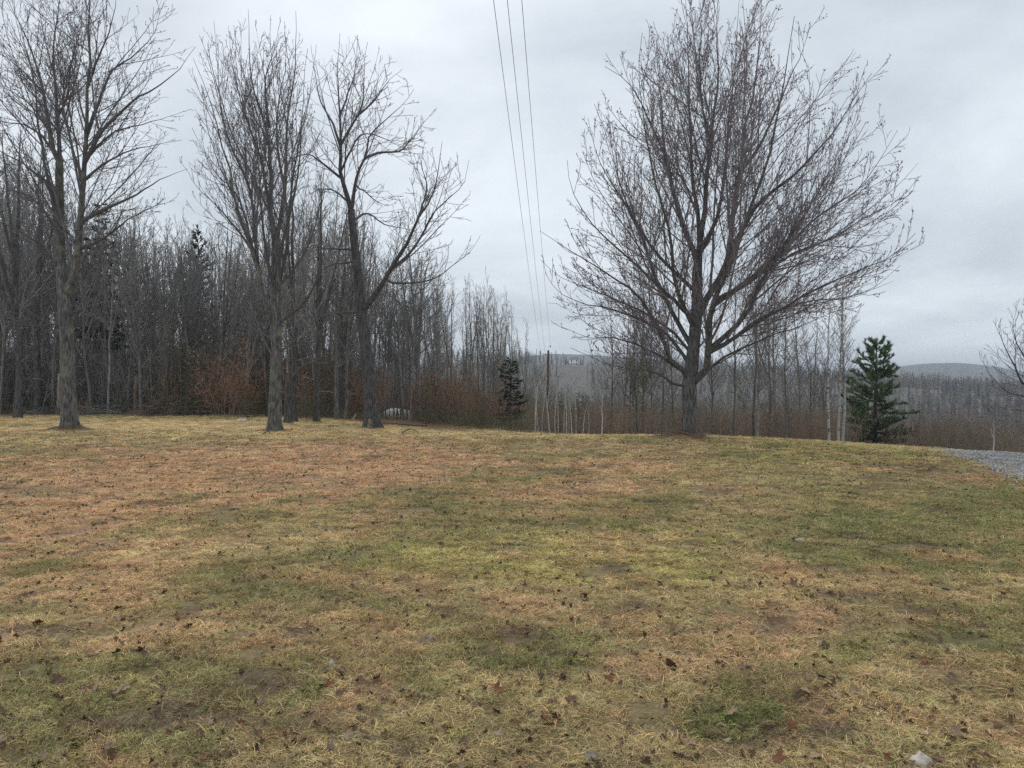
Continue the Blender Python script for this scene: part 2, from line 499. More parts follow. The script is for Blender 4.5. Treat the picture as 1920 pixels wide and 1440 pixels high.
def lawn_map(x, y, mixed=0.9):
    """colour (linear) of the turf and how bare it is at world x, y"""
    yy = np.maximum(y, 2.0)
    wx = (fbm(x / 0.9, y / 0.9, 61, 3) - 0.5); wy = (fbm(x / 0.9, y / 0.9, 71, 3) - 0.5)
    bx = (fbm(x / 3.5, y / 3.5, 63, 3) - 0.5); by = (fbm(x / 3.5, y / 3.5, 73, 3) - 0.5)
    px = 960 + F * (x + wx * 0.7 + bx * 1.6) / yy
    py = 720 + F * EYE / np.maximum(yy * (1 + 0.10 * wy + 0.16 * by), 2.0)
    c = np.tile(OLIVE, (len(x), 1))
    mot = fbm(x / 0.5, y / 0.5, 81, 3)
    fine = fbm(x / 0.16, y / 0.16, 87, 2)
    jit = np.random.default_rng(4)
    mot2 = fbm(x / 1.7, y / 1.7, 91, 3)
    soil = np.zeros(len(x)); green = np.zeros(len(x))
    for cx, cy, rx, ry, k, wt in PATCH:
        q = ((px - cx) / rx) ** 2 + ((py - cy) / ry) ** 2
        m = 1.0 * wt * np.clip(1.35 - q + (mot - 0.5) * 2.6, 0, 1)
        if k is SOIL: m = m * .75
        m = np.clip(m + (fine - .5 + (jit.random(len(x)) - .5) * .9) * mixed * 4 * m * (1 - m), 0, 1)
        c = c * (1 - m[:, None]) + k * m[:, None]
        if k is SOIL: soil = np.maximum(soil, m)
        if k is GREEN or k is DGREEN: green = np.maximum(green, m)
        elif k is TAN or k is SOIL: green = green * (1 - m)
    gm = np.clip((mot2 - 0.5) * 5 + (fine - .5) * 2 * mixed, 0, 1) * 0.62 * (1 - np.clip(1.4 - ((px - 500) / 520) ** 2 - ((py - 880) / 75) ** 2, 0, 1))
    c = c * (1 - gm[:, None]) + GREEN * gm[:, None]
    green = np.maximum(green, gm)
    tm = np.clip((fbm(x / 0.8, y / 0.8, 101, 3) - 0.56) * 6 + (fine - .5) * 2 * mixed, 0, 1) * 0.5
    c = c * (1 - tm[:, None]) + TAN * tm[:, None]
    sm = np.clip((fbm(x / 0.45, y / 0.45, 111, 3) - 0.66) * 8, 0, 1) * 0.8
    c = c * (1 - sm[:, None]) + SOIL * sm[:, None]
    soil = np.maximum(soil, sm)
    # leaf litter under the woods and down the bank
    d = crest_dist(x, y)
    wood = np.clip((y - np.interp(x, [-40, -27, -15, -9, -5, -2], [37, 38, 40, 37.5, 32, 29]) + (mot - .5) * 2.5) / 1.2, 0, 1) * np.clip((-1 - x) / 2, 0, 1)
    wood = np.maximum(wood, np.clip((d - 5) / 4, 0, 1))
    c = c * (1 - wood[:, None]) + LITTER * wood[:, None]
    for mx_, my_, r_, h_ in MOUNDS:
        q = np.exp(-((x - mx_) ** 2 + (y - my_) ** 2) / (r_ * 1.1) ** 2)
        m = np.clip(q * 2.2 - 0.6 + (mot - .5), 0, 1)
        c = c * (1 - m[:, None]) + lin(118, 98, 72) * m[:, None]
        soil = np.maximum(soil, m * .7)
    c = c * (0.86 + 0.28 * mot)[:, None]
    return c, soil, green, wood


GAIN = 2.1          # picture value to albedo of a surface in half shade under this sky

# where the four big trees stand
Y_MAPLE, Y_LEFT, Y_MID, Y_LEAN = 23.0, 26.0, 26.3, 28.5
X_MAPLE, X_LEFT, X_MID, X_LEAN = [(p - 960) / F * y for p, y in ((1291, Y_MAPLE), (130, Y_LEFT), (514, Y_MID), (694, Y_LEAN))]
MOUNDS += [(X_MAPLE - 0.1, Y_MAPLE - 0.1, 0.75, 0.24), (X_LEFT, Y_LEFT, 0.7, 0.14), (X_MID, Y_MID, 0.5, 0.06), (X_LEAN, Y_LEAN, 0.6, 0.10)]

# ------------------------------------------------------------------ ground: one sheet to the horizon
rows = [-14.0]
while rows[-1] < 4500:
    y = rows[-1]
    rows.append(y + (1.0 if y < 1 else max(0.085, 0.0105 * y) if y < 60 else 0.022 * y))
rows = np.array(rows)
cols = np.linspace(-1, 1, 361)
cols = np.sign(cols) * (0.75 * np.abs(cols) + 0.25 * np.abs(cols) ** 3)
GX = cols[None, :] * (1.25 * np.maximum(rows, 1.0) + 8)[:, None]
GY = np.repeat(rows[:, None], len(cols), 1)
gx, gy = GX.ravel(), GY.ravel()
gz = height(gx, gy)
nr, nc = GX.shape
ii = np.arange(nr * nc).reshape(nr, nc)
gq = np.stack([ii[:-1, :-1], ii[:-1, 1:], ii[1:, 1:], ii[1:, :-1]], -1).reshape(-1, 4)
gc, gs, gg, gw = lawn_map(gx, gy, 0.0)
farw = np.clip((gy - 120) / 120, 0, 1)[:, None]
gc = gc * (1 - farw) + lin(76, 72, 66) * farw
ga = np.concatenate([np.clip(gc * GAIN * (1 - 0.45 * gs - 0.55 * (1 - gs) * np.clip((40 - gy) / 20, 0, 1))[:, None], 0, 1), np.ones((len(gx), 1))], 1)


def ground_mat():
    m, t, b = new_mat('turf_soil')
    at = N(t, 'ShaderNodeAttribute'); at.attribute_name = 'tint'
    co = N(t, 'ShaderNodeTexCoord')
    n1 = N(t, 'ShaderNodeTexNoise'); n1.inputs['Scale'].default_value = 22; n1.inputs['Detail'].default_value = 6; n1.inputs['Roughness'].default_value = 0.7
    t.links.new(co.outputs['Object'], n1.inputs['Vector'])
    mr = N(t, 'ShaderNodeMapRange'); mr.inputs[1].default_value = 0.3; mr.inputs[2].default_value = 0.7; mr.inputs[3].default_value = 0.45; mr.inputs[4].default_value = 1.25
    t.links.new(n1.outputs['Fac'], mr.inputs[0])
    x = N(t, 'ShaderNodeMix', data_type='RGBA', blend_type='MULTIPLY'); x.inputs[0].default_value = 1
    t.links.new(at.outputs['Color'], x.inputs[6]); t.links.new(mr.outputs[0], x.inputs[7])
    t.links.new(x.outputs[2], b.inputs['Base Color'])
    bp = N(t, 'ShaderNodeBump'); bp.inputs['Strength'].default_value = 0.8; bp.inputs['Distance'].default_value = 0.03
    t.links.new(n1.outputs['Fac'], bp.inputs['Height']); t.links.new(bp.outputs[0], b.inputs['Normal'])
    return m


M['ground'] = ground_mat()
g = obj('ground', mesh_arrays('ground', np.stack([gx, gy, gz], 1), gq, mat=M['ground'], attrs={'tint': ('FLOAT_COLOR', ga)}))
tag(g, 'patchy spring lawn falling away into the wooded valley', kind='structure')


# ------------------------------------------------------------------ scatter of instances (grass, gravel, far woods)
def scatter(name, pts, rot, scl, idx, tint, protos, label, mats=None):
    col = bpy.data.collections.new(name + '_pieces')
    for k, me in enumerate(protos):
        o = bpy.data.objects.new('%s_piece_%02d' % (name, k), me)
        col.objects.link(o)
    n = len(pts)
    me = mesh_arrays(name, pts, attrs={'rot': ('FLOAT_VECTOR', rot), 'scl': ('FLOAT_VECTOR', scl), 'idx': ('INT', idx),
                                       'tint': ('FLOAT_COLOR', tint)})
    o = obj(name, me)
    ng = bpy.data.node_groups.new(name + '_scatter', 'GeometryNodeTree')
    ng.interface.new_socket('Geometry', in_out='INPUT', socket_type='NodeSocketGeometry')
    ng.interface.new_socket('Geometry', in_out='OUTPUT', socket_type='NodeSocketGeometry')
    gi = N(ng, 'NodeGroupInput'); go = N(ng, 'NodeGroupOutput')
    m2p = N(ng, 'GeometryNodeMeshToPoints')
    iop = N(ng, 'GeometryNodeInstanceOnPoints')
    ci = N(ng, 'GeometryNodeCollectionInfo')
    ci.inputs['Collection'].default_value = col
    ci.inputs['Separate Children'].default_value = True
    ci.inputs['Reset Children'].default_value = True
    iop.inputs['Pick Instance'].default_value = True
    na = {}
    for an, dt in (('rot', 'FLOAT_VECTOR'), ('scl', 'FLOAT_VECTOR'), ('idx', 'INT')):
        a = N(ng, 'GeometryNodeInputNamedAttribute', data_type=dt)
        a.inputs['Name'].default_value = an
        na[an] = a
    e2r = N(ng, 'FunctionNodeEulerToRotation')
    ng.links.new(gi.outputs[0], m2p.inputs['Mesh'])
    ng.links.new(m2p.outputs[0], iop.inputs['Points'])
    ng.links.new(ci.outputs[0], iop.inputs['Instance'])
    ng.links.new(na['idx'].outputs[0], iop.inputs['Instance Index'])
    ng.links.new(na['rot'].outputs[0], e2r.inputs[0])
    ng.links.new(e2r.outputs[0], iop.inputs['Rotation'])
    ng.links.new(na['scl'].outputs[0], iop.inputs['Scale'])
    ng.links.new(iop.outputs[0], go.inputs[0])
    md = o.modifiers.new('scatter', 'NODES')
    md.node_group = ng
    tag(o, label, kind='stuff')
    return o


def tint_mat(name, vary=True, rough=0.85, translucent=False):
    m, t, b = new_mat(name)
    b.inputs['Roughness'].default_value = rough
    at = N(t, 'ShaderNodeAttribute'); at.attribute_name = 'tint'; at.attribute_type = 'INSTANCER'
    bl = N(t, 'ShaderNodeAttribute'); bl.attribute_name = 'shade'
    x = N(t, 'ShaderNodeMix', data_type='RGBA', blend_type='MULTIPLY'); x.inputs[0].default_value = 1
    t.links.new(at.outputs['Color'], x.inputs[6]); t.links.new(bl.outputs['Color'], x.inputs[7])
    t.links.new(x.outputs[2], b.inputs['Base Color'])
    return m


M['grass'] = tint_mat('grass_blade')


def clump(name, nb, spread, ln, lay, wid, straw, rng):
    """a tuft of blades; lay = how far they lie down (0 upright, 1 flat)"""
    K = 5
    az = rng.uniform(0, 2 * math.pi, nb)
    r = spread * np.sqrt(rng.random(nb)); th = rng.uniform(0, 2 * math.pi, nb)
    base = np.stack([r * np.cos(th), r * np.sin(th), np.full(nb, -0.004)], 1)
    L = rng.uniform(ln[0], ln[1], nb)
    el = np.radians(rng.uniform(90 - 85 * lay - 12, 90 - 55 * lay + 6, nb)).clip(0.08, 1.5)
    pts = np.empty((nb, K, 3)); pts[:, 0] = base
    bend = rng.normal(0, 0.38, nb)
    for k in range(1, K):
        d = np.stack([np.cos(az) * np.cos(el), np.sin(az) * np.cos(el), np.sin(el)], 1)
        pts[:, k] = pts[:, k - 1] + d * (L / (K - 1))[:, None]
        el = el - rng.uniform(0.05, 0.75, nb)
        az = az + bend + rng.normal(0, 0.2, nb)
    pts[:, 1:, 2] = np.maximum(pts[:, 1:, 2], 0.004)
    side = unit(np.stack([-np.sin(az), np.cos(az), rng.normal(0, 0.5, nb)], 1))
    wd = rng.uniform(wid[0], wid[1], nb)[:, None, None] * np.array([0.8, 1, 0.9, 0.65, 0.12])[None, :, None] * 0.5
    v = np.concatenate([pts - side[:, None] * wd, pts + side[:, None] * wd], 1)
    b0 = np.arange(nb)[:, None] * (2 * K)
    q = np.concatenate([np.stack([b0[:, 0] + k, b0[:, 0] + K + k, b0[:, 0] + K + k + 1, b0[:, 0] + k + 1], 1) for k in range(K - 1)])
    colr = np.ones((nb, 3)) * rng.uniform(0.6, 1.25, nb)[:, None]
    u = rng.random(nb)
    colr[u < straw] *= np.array([1.4, 1.3, 1.25])
    colr[(u > straw) & (u < straw + .14)] *= np.array([.72, .95, .55])
    colr[u > .84] *= np.array([.55, .43, .38])
    colr = np.repeat(np.concatenate([colr, np.ones((nb, 1))], 1)[:, None], 2 * K, 1).reshape(-1, 4)
    return mesh_arrays(name, v.reshape(-1, 3), q, mat=M['grass'], attrs={'shade': ('FLOAT_COLOR', colr)})


rg = np.random.default_rng(5)
protos = [clump('matted_tuft_%d' % k, 70, 0.06, (0.03, 0.075), 0.82, (0.0014, 0.0028), 0.25, rg) for k in range(5)]
protos += [clump('green_tuft_%d' % k, 70, 0.05, (0.025, 0.06), 0.45, (0.0014, 0.0026), 0.1, rg) for k in range(4)]
protos += [clump('long_tuft_%d' % k, 16, 0.05, (0.07, 0.13), 0.85, (0.0018, 0.003), 0.5, rg) for k in range(2)]


def lawn_points(y0, y1, dens, rng, margin=1.5):
    """points on the lawn in the wedge in front of the camera and well to its sides"""
    wmax = 0.74 * y1 + margin
    n = int((y1 - y0) * 2 * wmax * dens)
    y = rng.uniform(y0, y1, n); x = rng.uniform(-wmax, wmax, n)
    keep = np.abs(x) < 0.74 * y + margin
    return x[keep], y[keep]


PX, PY, PS = [], [], []
for y0, y1, dens, s in ((2.2, 4.5, 900, 1.0), (4.5, 7, 640, 1.05), (7, 11, 290, 1.35), (11, 17, 115, 1.8), (17, 27, 50, 2.4), (27, 44, 18, 3.0)):
    x, y = lawn_points(y0, y1, dens, rg)
    PX.append(x); PY.append(y); PS.append(np.full(len(x), s))
PX, PY, PS = np.concatenate(PX), np.concatenate(PY), np.concatenate(PS)
c, so, gr, wo = lawn_map(PX, PY)
DRIVE = np.array([(11.6, 20.5), (10.6, 18.2), (10.0, 16.2), (9.3, 14.6), (8.6, 12.9), (8.2, 9.5), (8.0, 6)])


def drive_edge(y):
    return np.interp(y, DRIVE[::-1, 1], DRIVE[::-1, 0], left=8.0, right=12.5)


crd = crest_dist(PX, PY)
ondrive = (PX > drive_edge(PY) + (vnoise(PX * 2.5, PY * 2.5, 3) - 0.5) * 1.4) & (PY > 5) & (PY < 25)
tuft = .6 * vnoise(PX / .13, PY / .13, 41) + .4 * vnoise(PX / .34, PY / .34, 43)
keep = (rg.random(len(PX)) < np.clip(tuft * 2.4 - .35, .06, 1)) & (rg.random(len(PX)) > np.clip(so * 0.95 - 0.05, 0, 0.85)) & (wo < 0.5 + 0.4 * rg.random(len(PX))) & (crd < 7) & (~ondrive | (rg.random(len(PX)) < 0.04))
PX, PY, PS, c, so, gr, tuft = PX[keep], PY[keep], PS[keep], c[keep], so[keep], gr[keep], tuft[keep]
n = len(PX)
u = rg.random(n)
idx = np.where(u < gr * 0.85 + 0.12, 5 + rg.integers(0, 4, n), rg.integers(0, 5, n))
idx = np.where(rg.random(n) < 0.035 + 0.03 * (PY < 6), 9 + rg.integers(0, 2, n), idx)
rot = np.stack([rg.normal(0, 0.12, n), rg.normal(0, 0.12, n), rg.uniform(0, 6.283, n)], 1)
sv = PS * rg.uniform(0.7, 1.25, n)
scl = np.stack([sv, sv, np.minimum(sv, 1.0 + 0.2 * sv) * (0.75 + 0.25 * (gr > .3))], 1)
tint = np.clip(c * GAIN * (rg.uniform(0.72, 1.25, n) * (.72 + .5 * tuft))[:, None] * (1 + rg.normal(0, 0.05, (n, 3))), 0, 0.9)
tint = np.concatenate([tint, np.ones((n, 1))], 1)
scatter('grass', np.stack([PX, PY, height(PX, PY)], 1), rot, scl, idx, tint, protos, 'matted straw and short green grass of the lawn')

# ------------------------------------------------------------------ gravel drive at the right
dyv = np.linspace(4, 24, 81)
dxe = drive_edge(dyv)
dxs = np.linspace(0, 7.5, 31)
DX = dxe[:, None] + dxs[None] + (vnoise(dyv * 1.3, dyv * 0 + 2, 4)[:, None] - 0.5) * 0.7 * (1 - dxs[None] / 7.5)
DY = np.repeat(dyv[:, None], 31, 1)
dz = height(DX.ravel(), DY.ravel()) + 0.012
jj = np.arange(81 * 31).reshape(81, 31)
dq = np.stack([jj[:-1, :-1], jj[:-1, 1:], jj[1:, 1:], jj[1:, :-1]], -1).reshape(-1, 4)
M['drive'] = noise_mat('drive_fines', (0.13, 0.125, 0.12), (0.30, 0.29, 0.28), 30, detail=6, bump=0.8)
tag(obj('gravel_drive', mesh_arrays('gravel_drive', np.stack([DX.ravel(), DY.ravel(), dz], 1), dq, mat=M['drive'])),
    'grey gravel drive at the right edge of the lawn', kind='structure')
M['stone_chip'] = tint_mat('stone_chip')
chips = []
for k in range(6):
    v, f = blobs(np.zeros((1, 3)), np.array([1.0]), rg, 0.8)
    v = v * rg.uniform(0.7, 1.2, v.shape)
    chips.append(mesh_arrays('stone_chip_%d' % k, v, tris=f, mat=M['stone_chip'], smooth=False, attrs={'shade': ('FLOAT_COLOR', np.ones((6, 4)))}))
n = 15000
cy = rg.uniform(8, 23, n); cx = drive_edge(cy) + rg.random(n) ** 1.2 * 6.5 - 0.35 * rg.random(n)
spill = rg.random(n) < 0.03
cx = np.where(spill, cx - 1.2 * rg.random(n), cx)
cs = rg.uniform(0.014, 0.036, n)
tv = rg.uniform(0.16, 0.46, n)
tint = np.stack([tv, tv * .985, tv * .975, np.ones(n)], 1)
scatter('gravel', np.stack([cx, cy, height(cx, cy) + 0.014], 1), rg.uniform(0, 6.28, (n, 3)), np.repeat(cs[:, None], 3, 1),
        rg.integers(0, 6, n), tint, chips, 'loose grey crushed stone on the drive')

# ------------------------------------------------------------------ big bare trees, limbs laid out after the photograph with depth of their own
def hero(name, label, cat, px0, Y0, trunk, limbs, seed, bark='bark', twig='twig', bud='bud_dark', bud_r=0.015, bud_n=1.0,
         extra=8, extra_ang=(25, 50), extra_len=(0.3, 0.5), d1=2.6, d2=3.0, d3=4.5, up=0.5, ang1=(22, 42), l1=(0.22, 0.48), depth=0.55, zlow=1.2,
         twig_scale=1.0, group=None, nsub=3, env=None):
    rng = np.random.default_rng(seed)
    bx, bz = ground_at(px0, Y0)
    base = np.array([bx, Y0, bz - 0.06])
    root = empty(name, base)
    tag(root, label, cat, group)

    def world(p, dep):
        Y = Y0 + dep
        return np.array([(p[0] - 960) / F * Y, Y, EYE + (720 - p[1]) / F * Y]) - base
    tp = np.array([t[:2] for t in trunk], float)
    tr = np.array([t[2] for t in trunk], float) / F * Y0 / 2
    pts = np.array([world(p, 0) for p in tp])
    pts[0, 2] = min(0.0, pts[0, 2])
    K = 22
    dd = np.concatenate([[0], np.cumsum(np.linalg.norm(np.diff(pts, axis=0), axis=1))]); dd /= dd[-1]
    TP = catmull(pts, K)
    TR = np.interp(np.linspace(0, 1, K), dd, tr)
    # finer rings at the root flare
    v, q = tubes(TP[None], TR[None], 14)
    # roughen the trunk a little and spread the foot
    hgt = v[:, 2]
    fl = np.clip(1 - hgt / 0.55, 0, 1) ** 2
    ctr = np.array([np.interp(hgt, TP[:, 2], TP[:, 0]), np.interp(hgt, TP[:, 2], TP[:, 1])]).T
    off_ = v[:, :2] - ctr
    a_ = np.arctan2(off_[:, 1], off_[:, 0])
    v[:, :2] = ctr + off_ * (1 + fl * (0.16 + 0.22 * np.sin(a_ * 3 + seed) + 0.12 * np.sin(a_ * 5 + 2 * seed)) + 0.05 * np.sin(a_ * 3 + hgt * 2.3) + 0.03 * np.sin(a_ * 2 - hgt * 5.1))[:, None]
    obj('trunk', mesh_arrays('trunk', v, q, mat=M[bark]), root)
    done_px = [tp]; done_dep = [np.zeros(len(tp))]
    LP, LR = [TP[None, ::1][:, ::1]], [TR[None]]
    Pl, Rl = [], []
    for li, (poly, w0, dep) in enumerate(limbs):
        poly = np.array(poly, float)
        allp = np.concatenate(done_px); alld = np.concatenate(done_dep)
        j = np.argmin(np.hypot(*(allp - poly[0]).T))
        d0 = alld[j]
        L2 = np.linalg.norm(poly[-1] - poly[0]) / F * Y0
        d1_ = d0 + (dep if dep is not None else rng.choice([-1, 1]) * rng.uniform(0.25, 1) * depth) * L2
        cs_ = np.concatenate([[0], np.cumsum(np.linalg.norm(np.diff(poly, axis=0), axis=1))]); cs_ /= cs_[-1]
        deps = d0 + (d1_ - d0) * cs_ ** 0.9
        wp = np.array([world(p, d) for p, d in zip(poly, deps)])
        P = catmull(wp, 14)
        P[2:] += rng.normal(size=(12, 3)) * 0.012
        r0 = w0 / F * Y0 / 2
        R = r0 * ((1 - np.linspace(0, 1, 14)) ** 1.35 * 0.95 + 0.05) * 0.95
        R = np.maximum(R, 0.006)
        fine = catmull(np.column_stack([poly, deps]), 10)
        done_px.append(fine[:, :2]); done_dep.append(fine[:, 2])
        Pl.append(P); Rl.append(R)
        v, q = tubes(P[None], R[None], 8)
        obj('limb', mesh_arrays('limb', v, q, mat=M[bark] if w0 > 9 else M['limb']), root)
    Pl, Rl = np.array(Pl), np.array(Rl)
    if env is not None:
        ev = np.array(env, float)[::-1]
        ez = EYE + (720 - ev[:, 0]) / F * Y0 - base[2]
        ecx = ((ev[:, 1] + ev[:, 2]) / 2 - 960) / F * Y0 - base[0]
        erx = (ev[:, 2] - ev[:, 1]) / 2 / F * Y0

    def inside(p, r, slack=1.0):
        if env is None: return p, r
        e_ = p[:, -1]
        rr_ = np.interp(e_[:, 2], ez, erx) * slack
        k_ = ((e_[:, 0] - np.interp(e_[:, 2], ez, ecx)) ** 2 + e_[:, 1] ** 2 < rr_ ** 2) & (e_[:, 2] < ez[-1])
        return p[k_], r[k_]
    # limbs that come towards and go away from the camera
    if extra:
        ep, er = grow(TP[None], TR[None], 1, 0.35, 0.97, extra_ang, extra_len, 1.5, 7, 14, 0.75, 0.05, rng, 0.5, 0.014, 0.12, zlow, count=extra)
        ep2, er2 = grow(Pl, Rl, 1, 0.06, 0.55, (18, 44), (0.45, 0.8), 1.2, 6, 14, up * 0.9, 0.04, rng, 0.55, 0.0075, 0.15, zlow, count=nsub)
        ep, er = inside(np.concatenate([ep, ep2]), np.concatenate([er, er2]))
        v, q = tubes(ep, er, 6)
        Pl, Rl = np.concatenate([Pl, ep]), np.concatenate([Rl, er])
        ex = (v, q)
    p1, r1 = inside(*grow(Pl, Rl, d1, 0.12, 0.99, ang1, l1, 0.4, 4.0, 8, up, 0.05, rng, 0.6, 0.0068 * twig_scale, 0.35, zlow))
    p2, r2 = inside(*grow(p1, r1, d2, 0.08, 1.0, (20, 46), (0.28, 0.6), 0.2, 1.4, 5, up * 0.7, 0.08, rng, 0.7, 0.0085 * twig_scale, 0.45, zlow), 1.03)
    p3, r3 = inside(*grow(p2, r2, d3, 0.08, 1.0, (22, 52), (0.3, 0.7), 0.1, 0.5, 3, up * 0.5, 0.08, rng, 0.8, 0.012 * twig_scale, 0.6, zlow), 1.06)
    r1 = np.maximum(r1, 0.0066 * twig_scale); r2 = np.maximum(r2, 0.0052 * twig_scale); r3 = np.maximum(r3, 0.0042 * twig_scale)
    parts = ([ex] if extra else []) + [tubes(p1, r1, 4), tubes(p2, r2, 3), tubes(p3, r3, 3)]
    v, q = merge(parts)
    cr_ = obj('crown', mesh_arrays('crown', v, q, mat=M[twig]), root)
    if bud_n:
        m = int(len(p3) * 1.1 * bud_n)
        i = rng.integers(0, len(p3), m); k = rng.integers(1, 3, m)
        bp_ = p3[i, k] + rng.normal(size=(m, 3)) * 0.006
        i2 = rng.integers(0, len(p2), m // 3); k2 = rng.integers(2, 5, m // 3)
        bp_ = np.concatenate([bp_, p2[i2, k2] + rng.normal(size=(m // 3, 3)) * 0.008])
        v, f = blobs(bp_, bud_r * rng.uniform(0.55, 1.25, len(bp_)), rng)
        obj('buds', mesh_arrays('buds', v, tris=f, mat=M[bud], smooth=False), cr_)['kind'] = 'stuff'
    return root


MAPLE_TRUNK = [(1291, 822, 34), (1291, 800, 30), (1292, 760, 27), (1292, 722, 29), (1297, 690, 25), (1301, 650, 23), (1304, 610, 22), (1306, 560, 19),
               (1308, 510, 18), (1310, 470, 15)]
MAPLE_LIMBS = [
    ([(1310, 472), (1318, 412), (1326, 337), (1332, 270), (1337, 225), (1346, 150), (1344, 60), (1348, -30)], 12, 0.05),
    ([(1308, 500), (1298, 462), (1278, 412), (1262, 360), (1254, 311), (1226, 244), (1199, 184), (1163, 140), (1134, 124)], 12, -0.2),
    ([(1311, 470), (1309, 412), (1297, 319), (1294, 225), (1291, 131), (1288, 38), (1284, -20)], 10, 0.25),
    ([(1305, 605), (1326, 558), (1345, 530), (1363, 494), (1372, 440), (1376, 375), (1390, 319), (1394, 244), (1411, 187), (1424, 75), (1428, -20)], 15, -0.15),
    ([(1367, 470), (1392, 432), (1409, 397), (1442, 364), (1487, 330), (1544, 270), (1575, 230), (1602, 182), (1634, 139)], 11, -0.25),
    ([(1293, 724), (1309, 712), (1323, 698), (1328, 668), (1329, 624), (1333, 583), (1347, 545), (1362, 512), (1385, 455), (1408, 390), (1440, 300), (1462, 200), (1478, 100), (1490, 30)], 16, -0.45),
    ([(1330, 655), (1352, 637), (1379, 612), (1405, 580), (1420, 545), (1445, 500), (1470, 465), (1500, 415), (1540, 350), (1580, 280), (1612, 215)], 11, -0.35),
    ([(1344, 562), (1375, 545), (1402, 525), (1437, 502), (1469, 472), (1517, 420), (1562, 386), (1607, 356), (1656, 292), (1684, 244)], 9, 0.2),
    ([(1331, 660), (1368, 640), (1420, 600), (1470, 577), (1511, 550), (1572, 523), (1633, 498), (1676, 478), (1716, 436)], 9, -0.3),
    ([(1340, 570), (1400, 532), (1450, 500), (1487, 476), (1562, 446), (1615, 412), (1675, 382), (1720, 335)], 8, 0.35),
    ([(1331, 658), (1380, 632), (1440, 592), (1490, 572), (1541, 562), (1602, 556), (1650, 530), (1688, 497)], 7, 0.3),
    ([(1294, 716), (1283, 696), (1262, 680), (1251, 662), (1245, 639), (1227, 607), (1204, 565), (1163, 528), (1110, 495), (1060, 465), (1012, 432)], 11, -0.4),
    ([(1300, 655), (1280, 621), (1262, 586), (1243, 548), (1222, 500), (1208, 455), (1188, 410), (1162, 345), (1149, 290), (1139, 202)], 11, 0.25),
    ([(1303, 600), (1276, 577), (1257, 557), (1222, 522), (1175, 480), (1130, 440), (1104, 412), (1076, 367), (1062, 300)], 9, -0.3),
    ([(1306, 548), (1274, 519), (1254, 499), (1227, 470), (1200, 430), (1168, 375), (1126, 307), (1101, 222)], 9, 0.2),
    ([(1297, 690), (1262, 640), (1215, 606), (1150, 582), (1085, 565), (1045, 545), (1022, 512)], 8, 0.15),
    ([(1300, 668), (1260, 622), (1205, 585), (1140, 556), (1075, 530), (1040, 512), (1015, 488)], 7, 0.45),
    ([(1293, 705), (1255, 680), (1205, 650), (1150, 634), (1100, 632), (1052, 612)], 7, -0.2),
    ([(1292, 724), (1264, 720), (1245, 706), (1212, 694), (1170, 690), (1120, 676), (1068, 652)], 6, -0.55),
    ([(1303, 620), (1276, 560), (1262, 510), (1258, 450), (1240, 380), (1222, 310), (1210, 240), (1198, 150), (1205, 60)], 9, -0.35),
    ([(1310, 480), (1330, 440), (1350, 390), (1362, 300), (1366, 220), (1378, 130), (1384, 30), (1388, -20)], 9, 0.4),
    ([(1390, 319), (1420, 280), (1450, 220), (1480, 150), (1508, 90), (1520, 45)], 7, 0.1),
    ([(1323, 698), (1338, 685), (1360, 668), (1400, 650), (1450, 628), (1500, 612), (1550, 590), (1600, 575)], 6, -0.4),
    ([(1262, 360), (1246, 290), (1242, 220), (1236, 150), (1228, 90)], 6, 0.2),
    ([(1332, 270), (1318, 200), (1312, 120), (1316, 40), (1310, -20)], 6, -0.2),
    ([(1437, 502), (1480, 440), (1515, 370), (1535, 310), (1552, 250)], 6, -0.3),
]
maple = hero('maple_tree', 'broad bare maple with a wide fan of red-budded limbs standing alone on the lawn', 'tree', 1291, Y_MAPLE, MAPLE_TRUNK, MAPLE_LIMBS, 3,
             bark='bark_mid', twig='twig_mauve', bud='bud', bud_r=0.015, bud_n=0.8, extra=14, d1=3.0, d2=4.2, d3=6.0, up=0.5, l1=(0.2, 0.42), ang1=(18, 42), depth=0.5, nsub=5,
             env=[(-70, 1235, 1500), (0, 1195, 1545), (60, 1160, 1595), (140, 1112, 1662), (240, 1078, 1700), (340, 1045, 1722), (430, 1008, 1725), (550, 1015, 1650), (650, 1045, 1600), (720, 1100, 1500)])

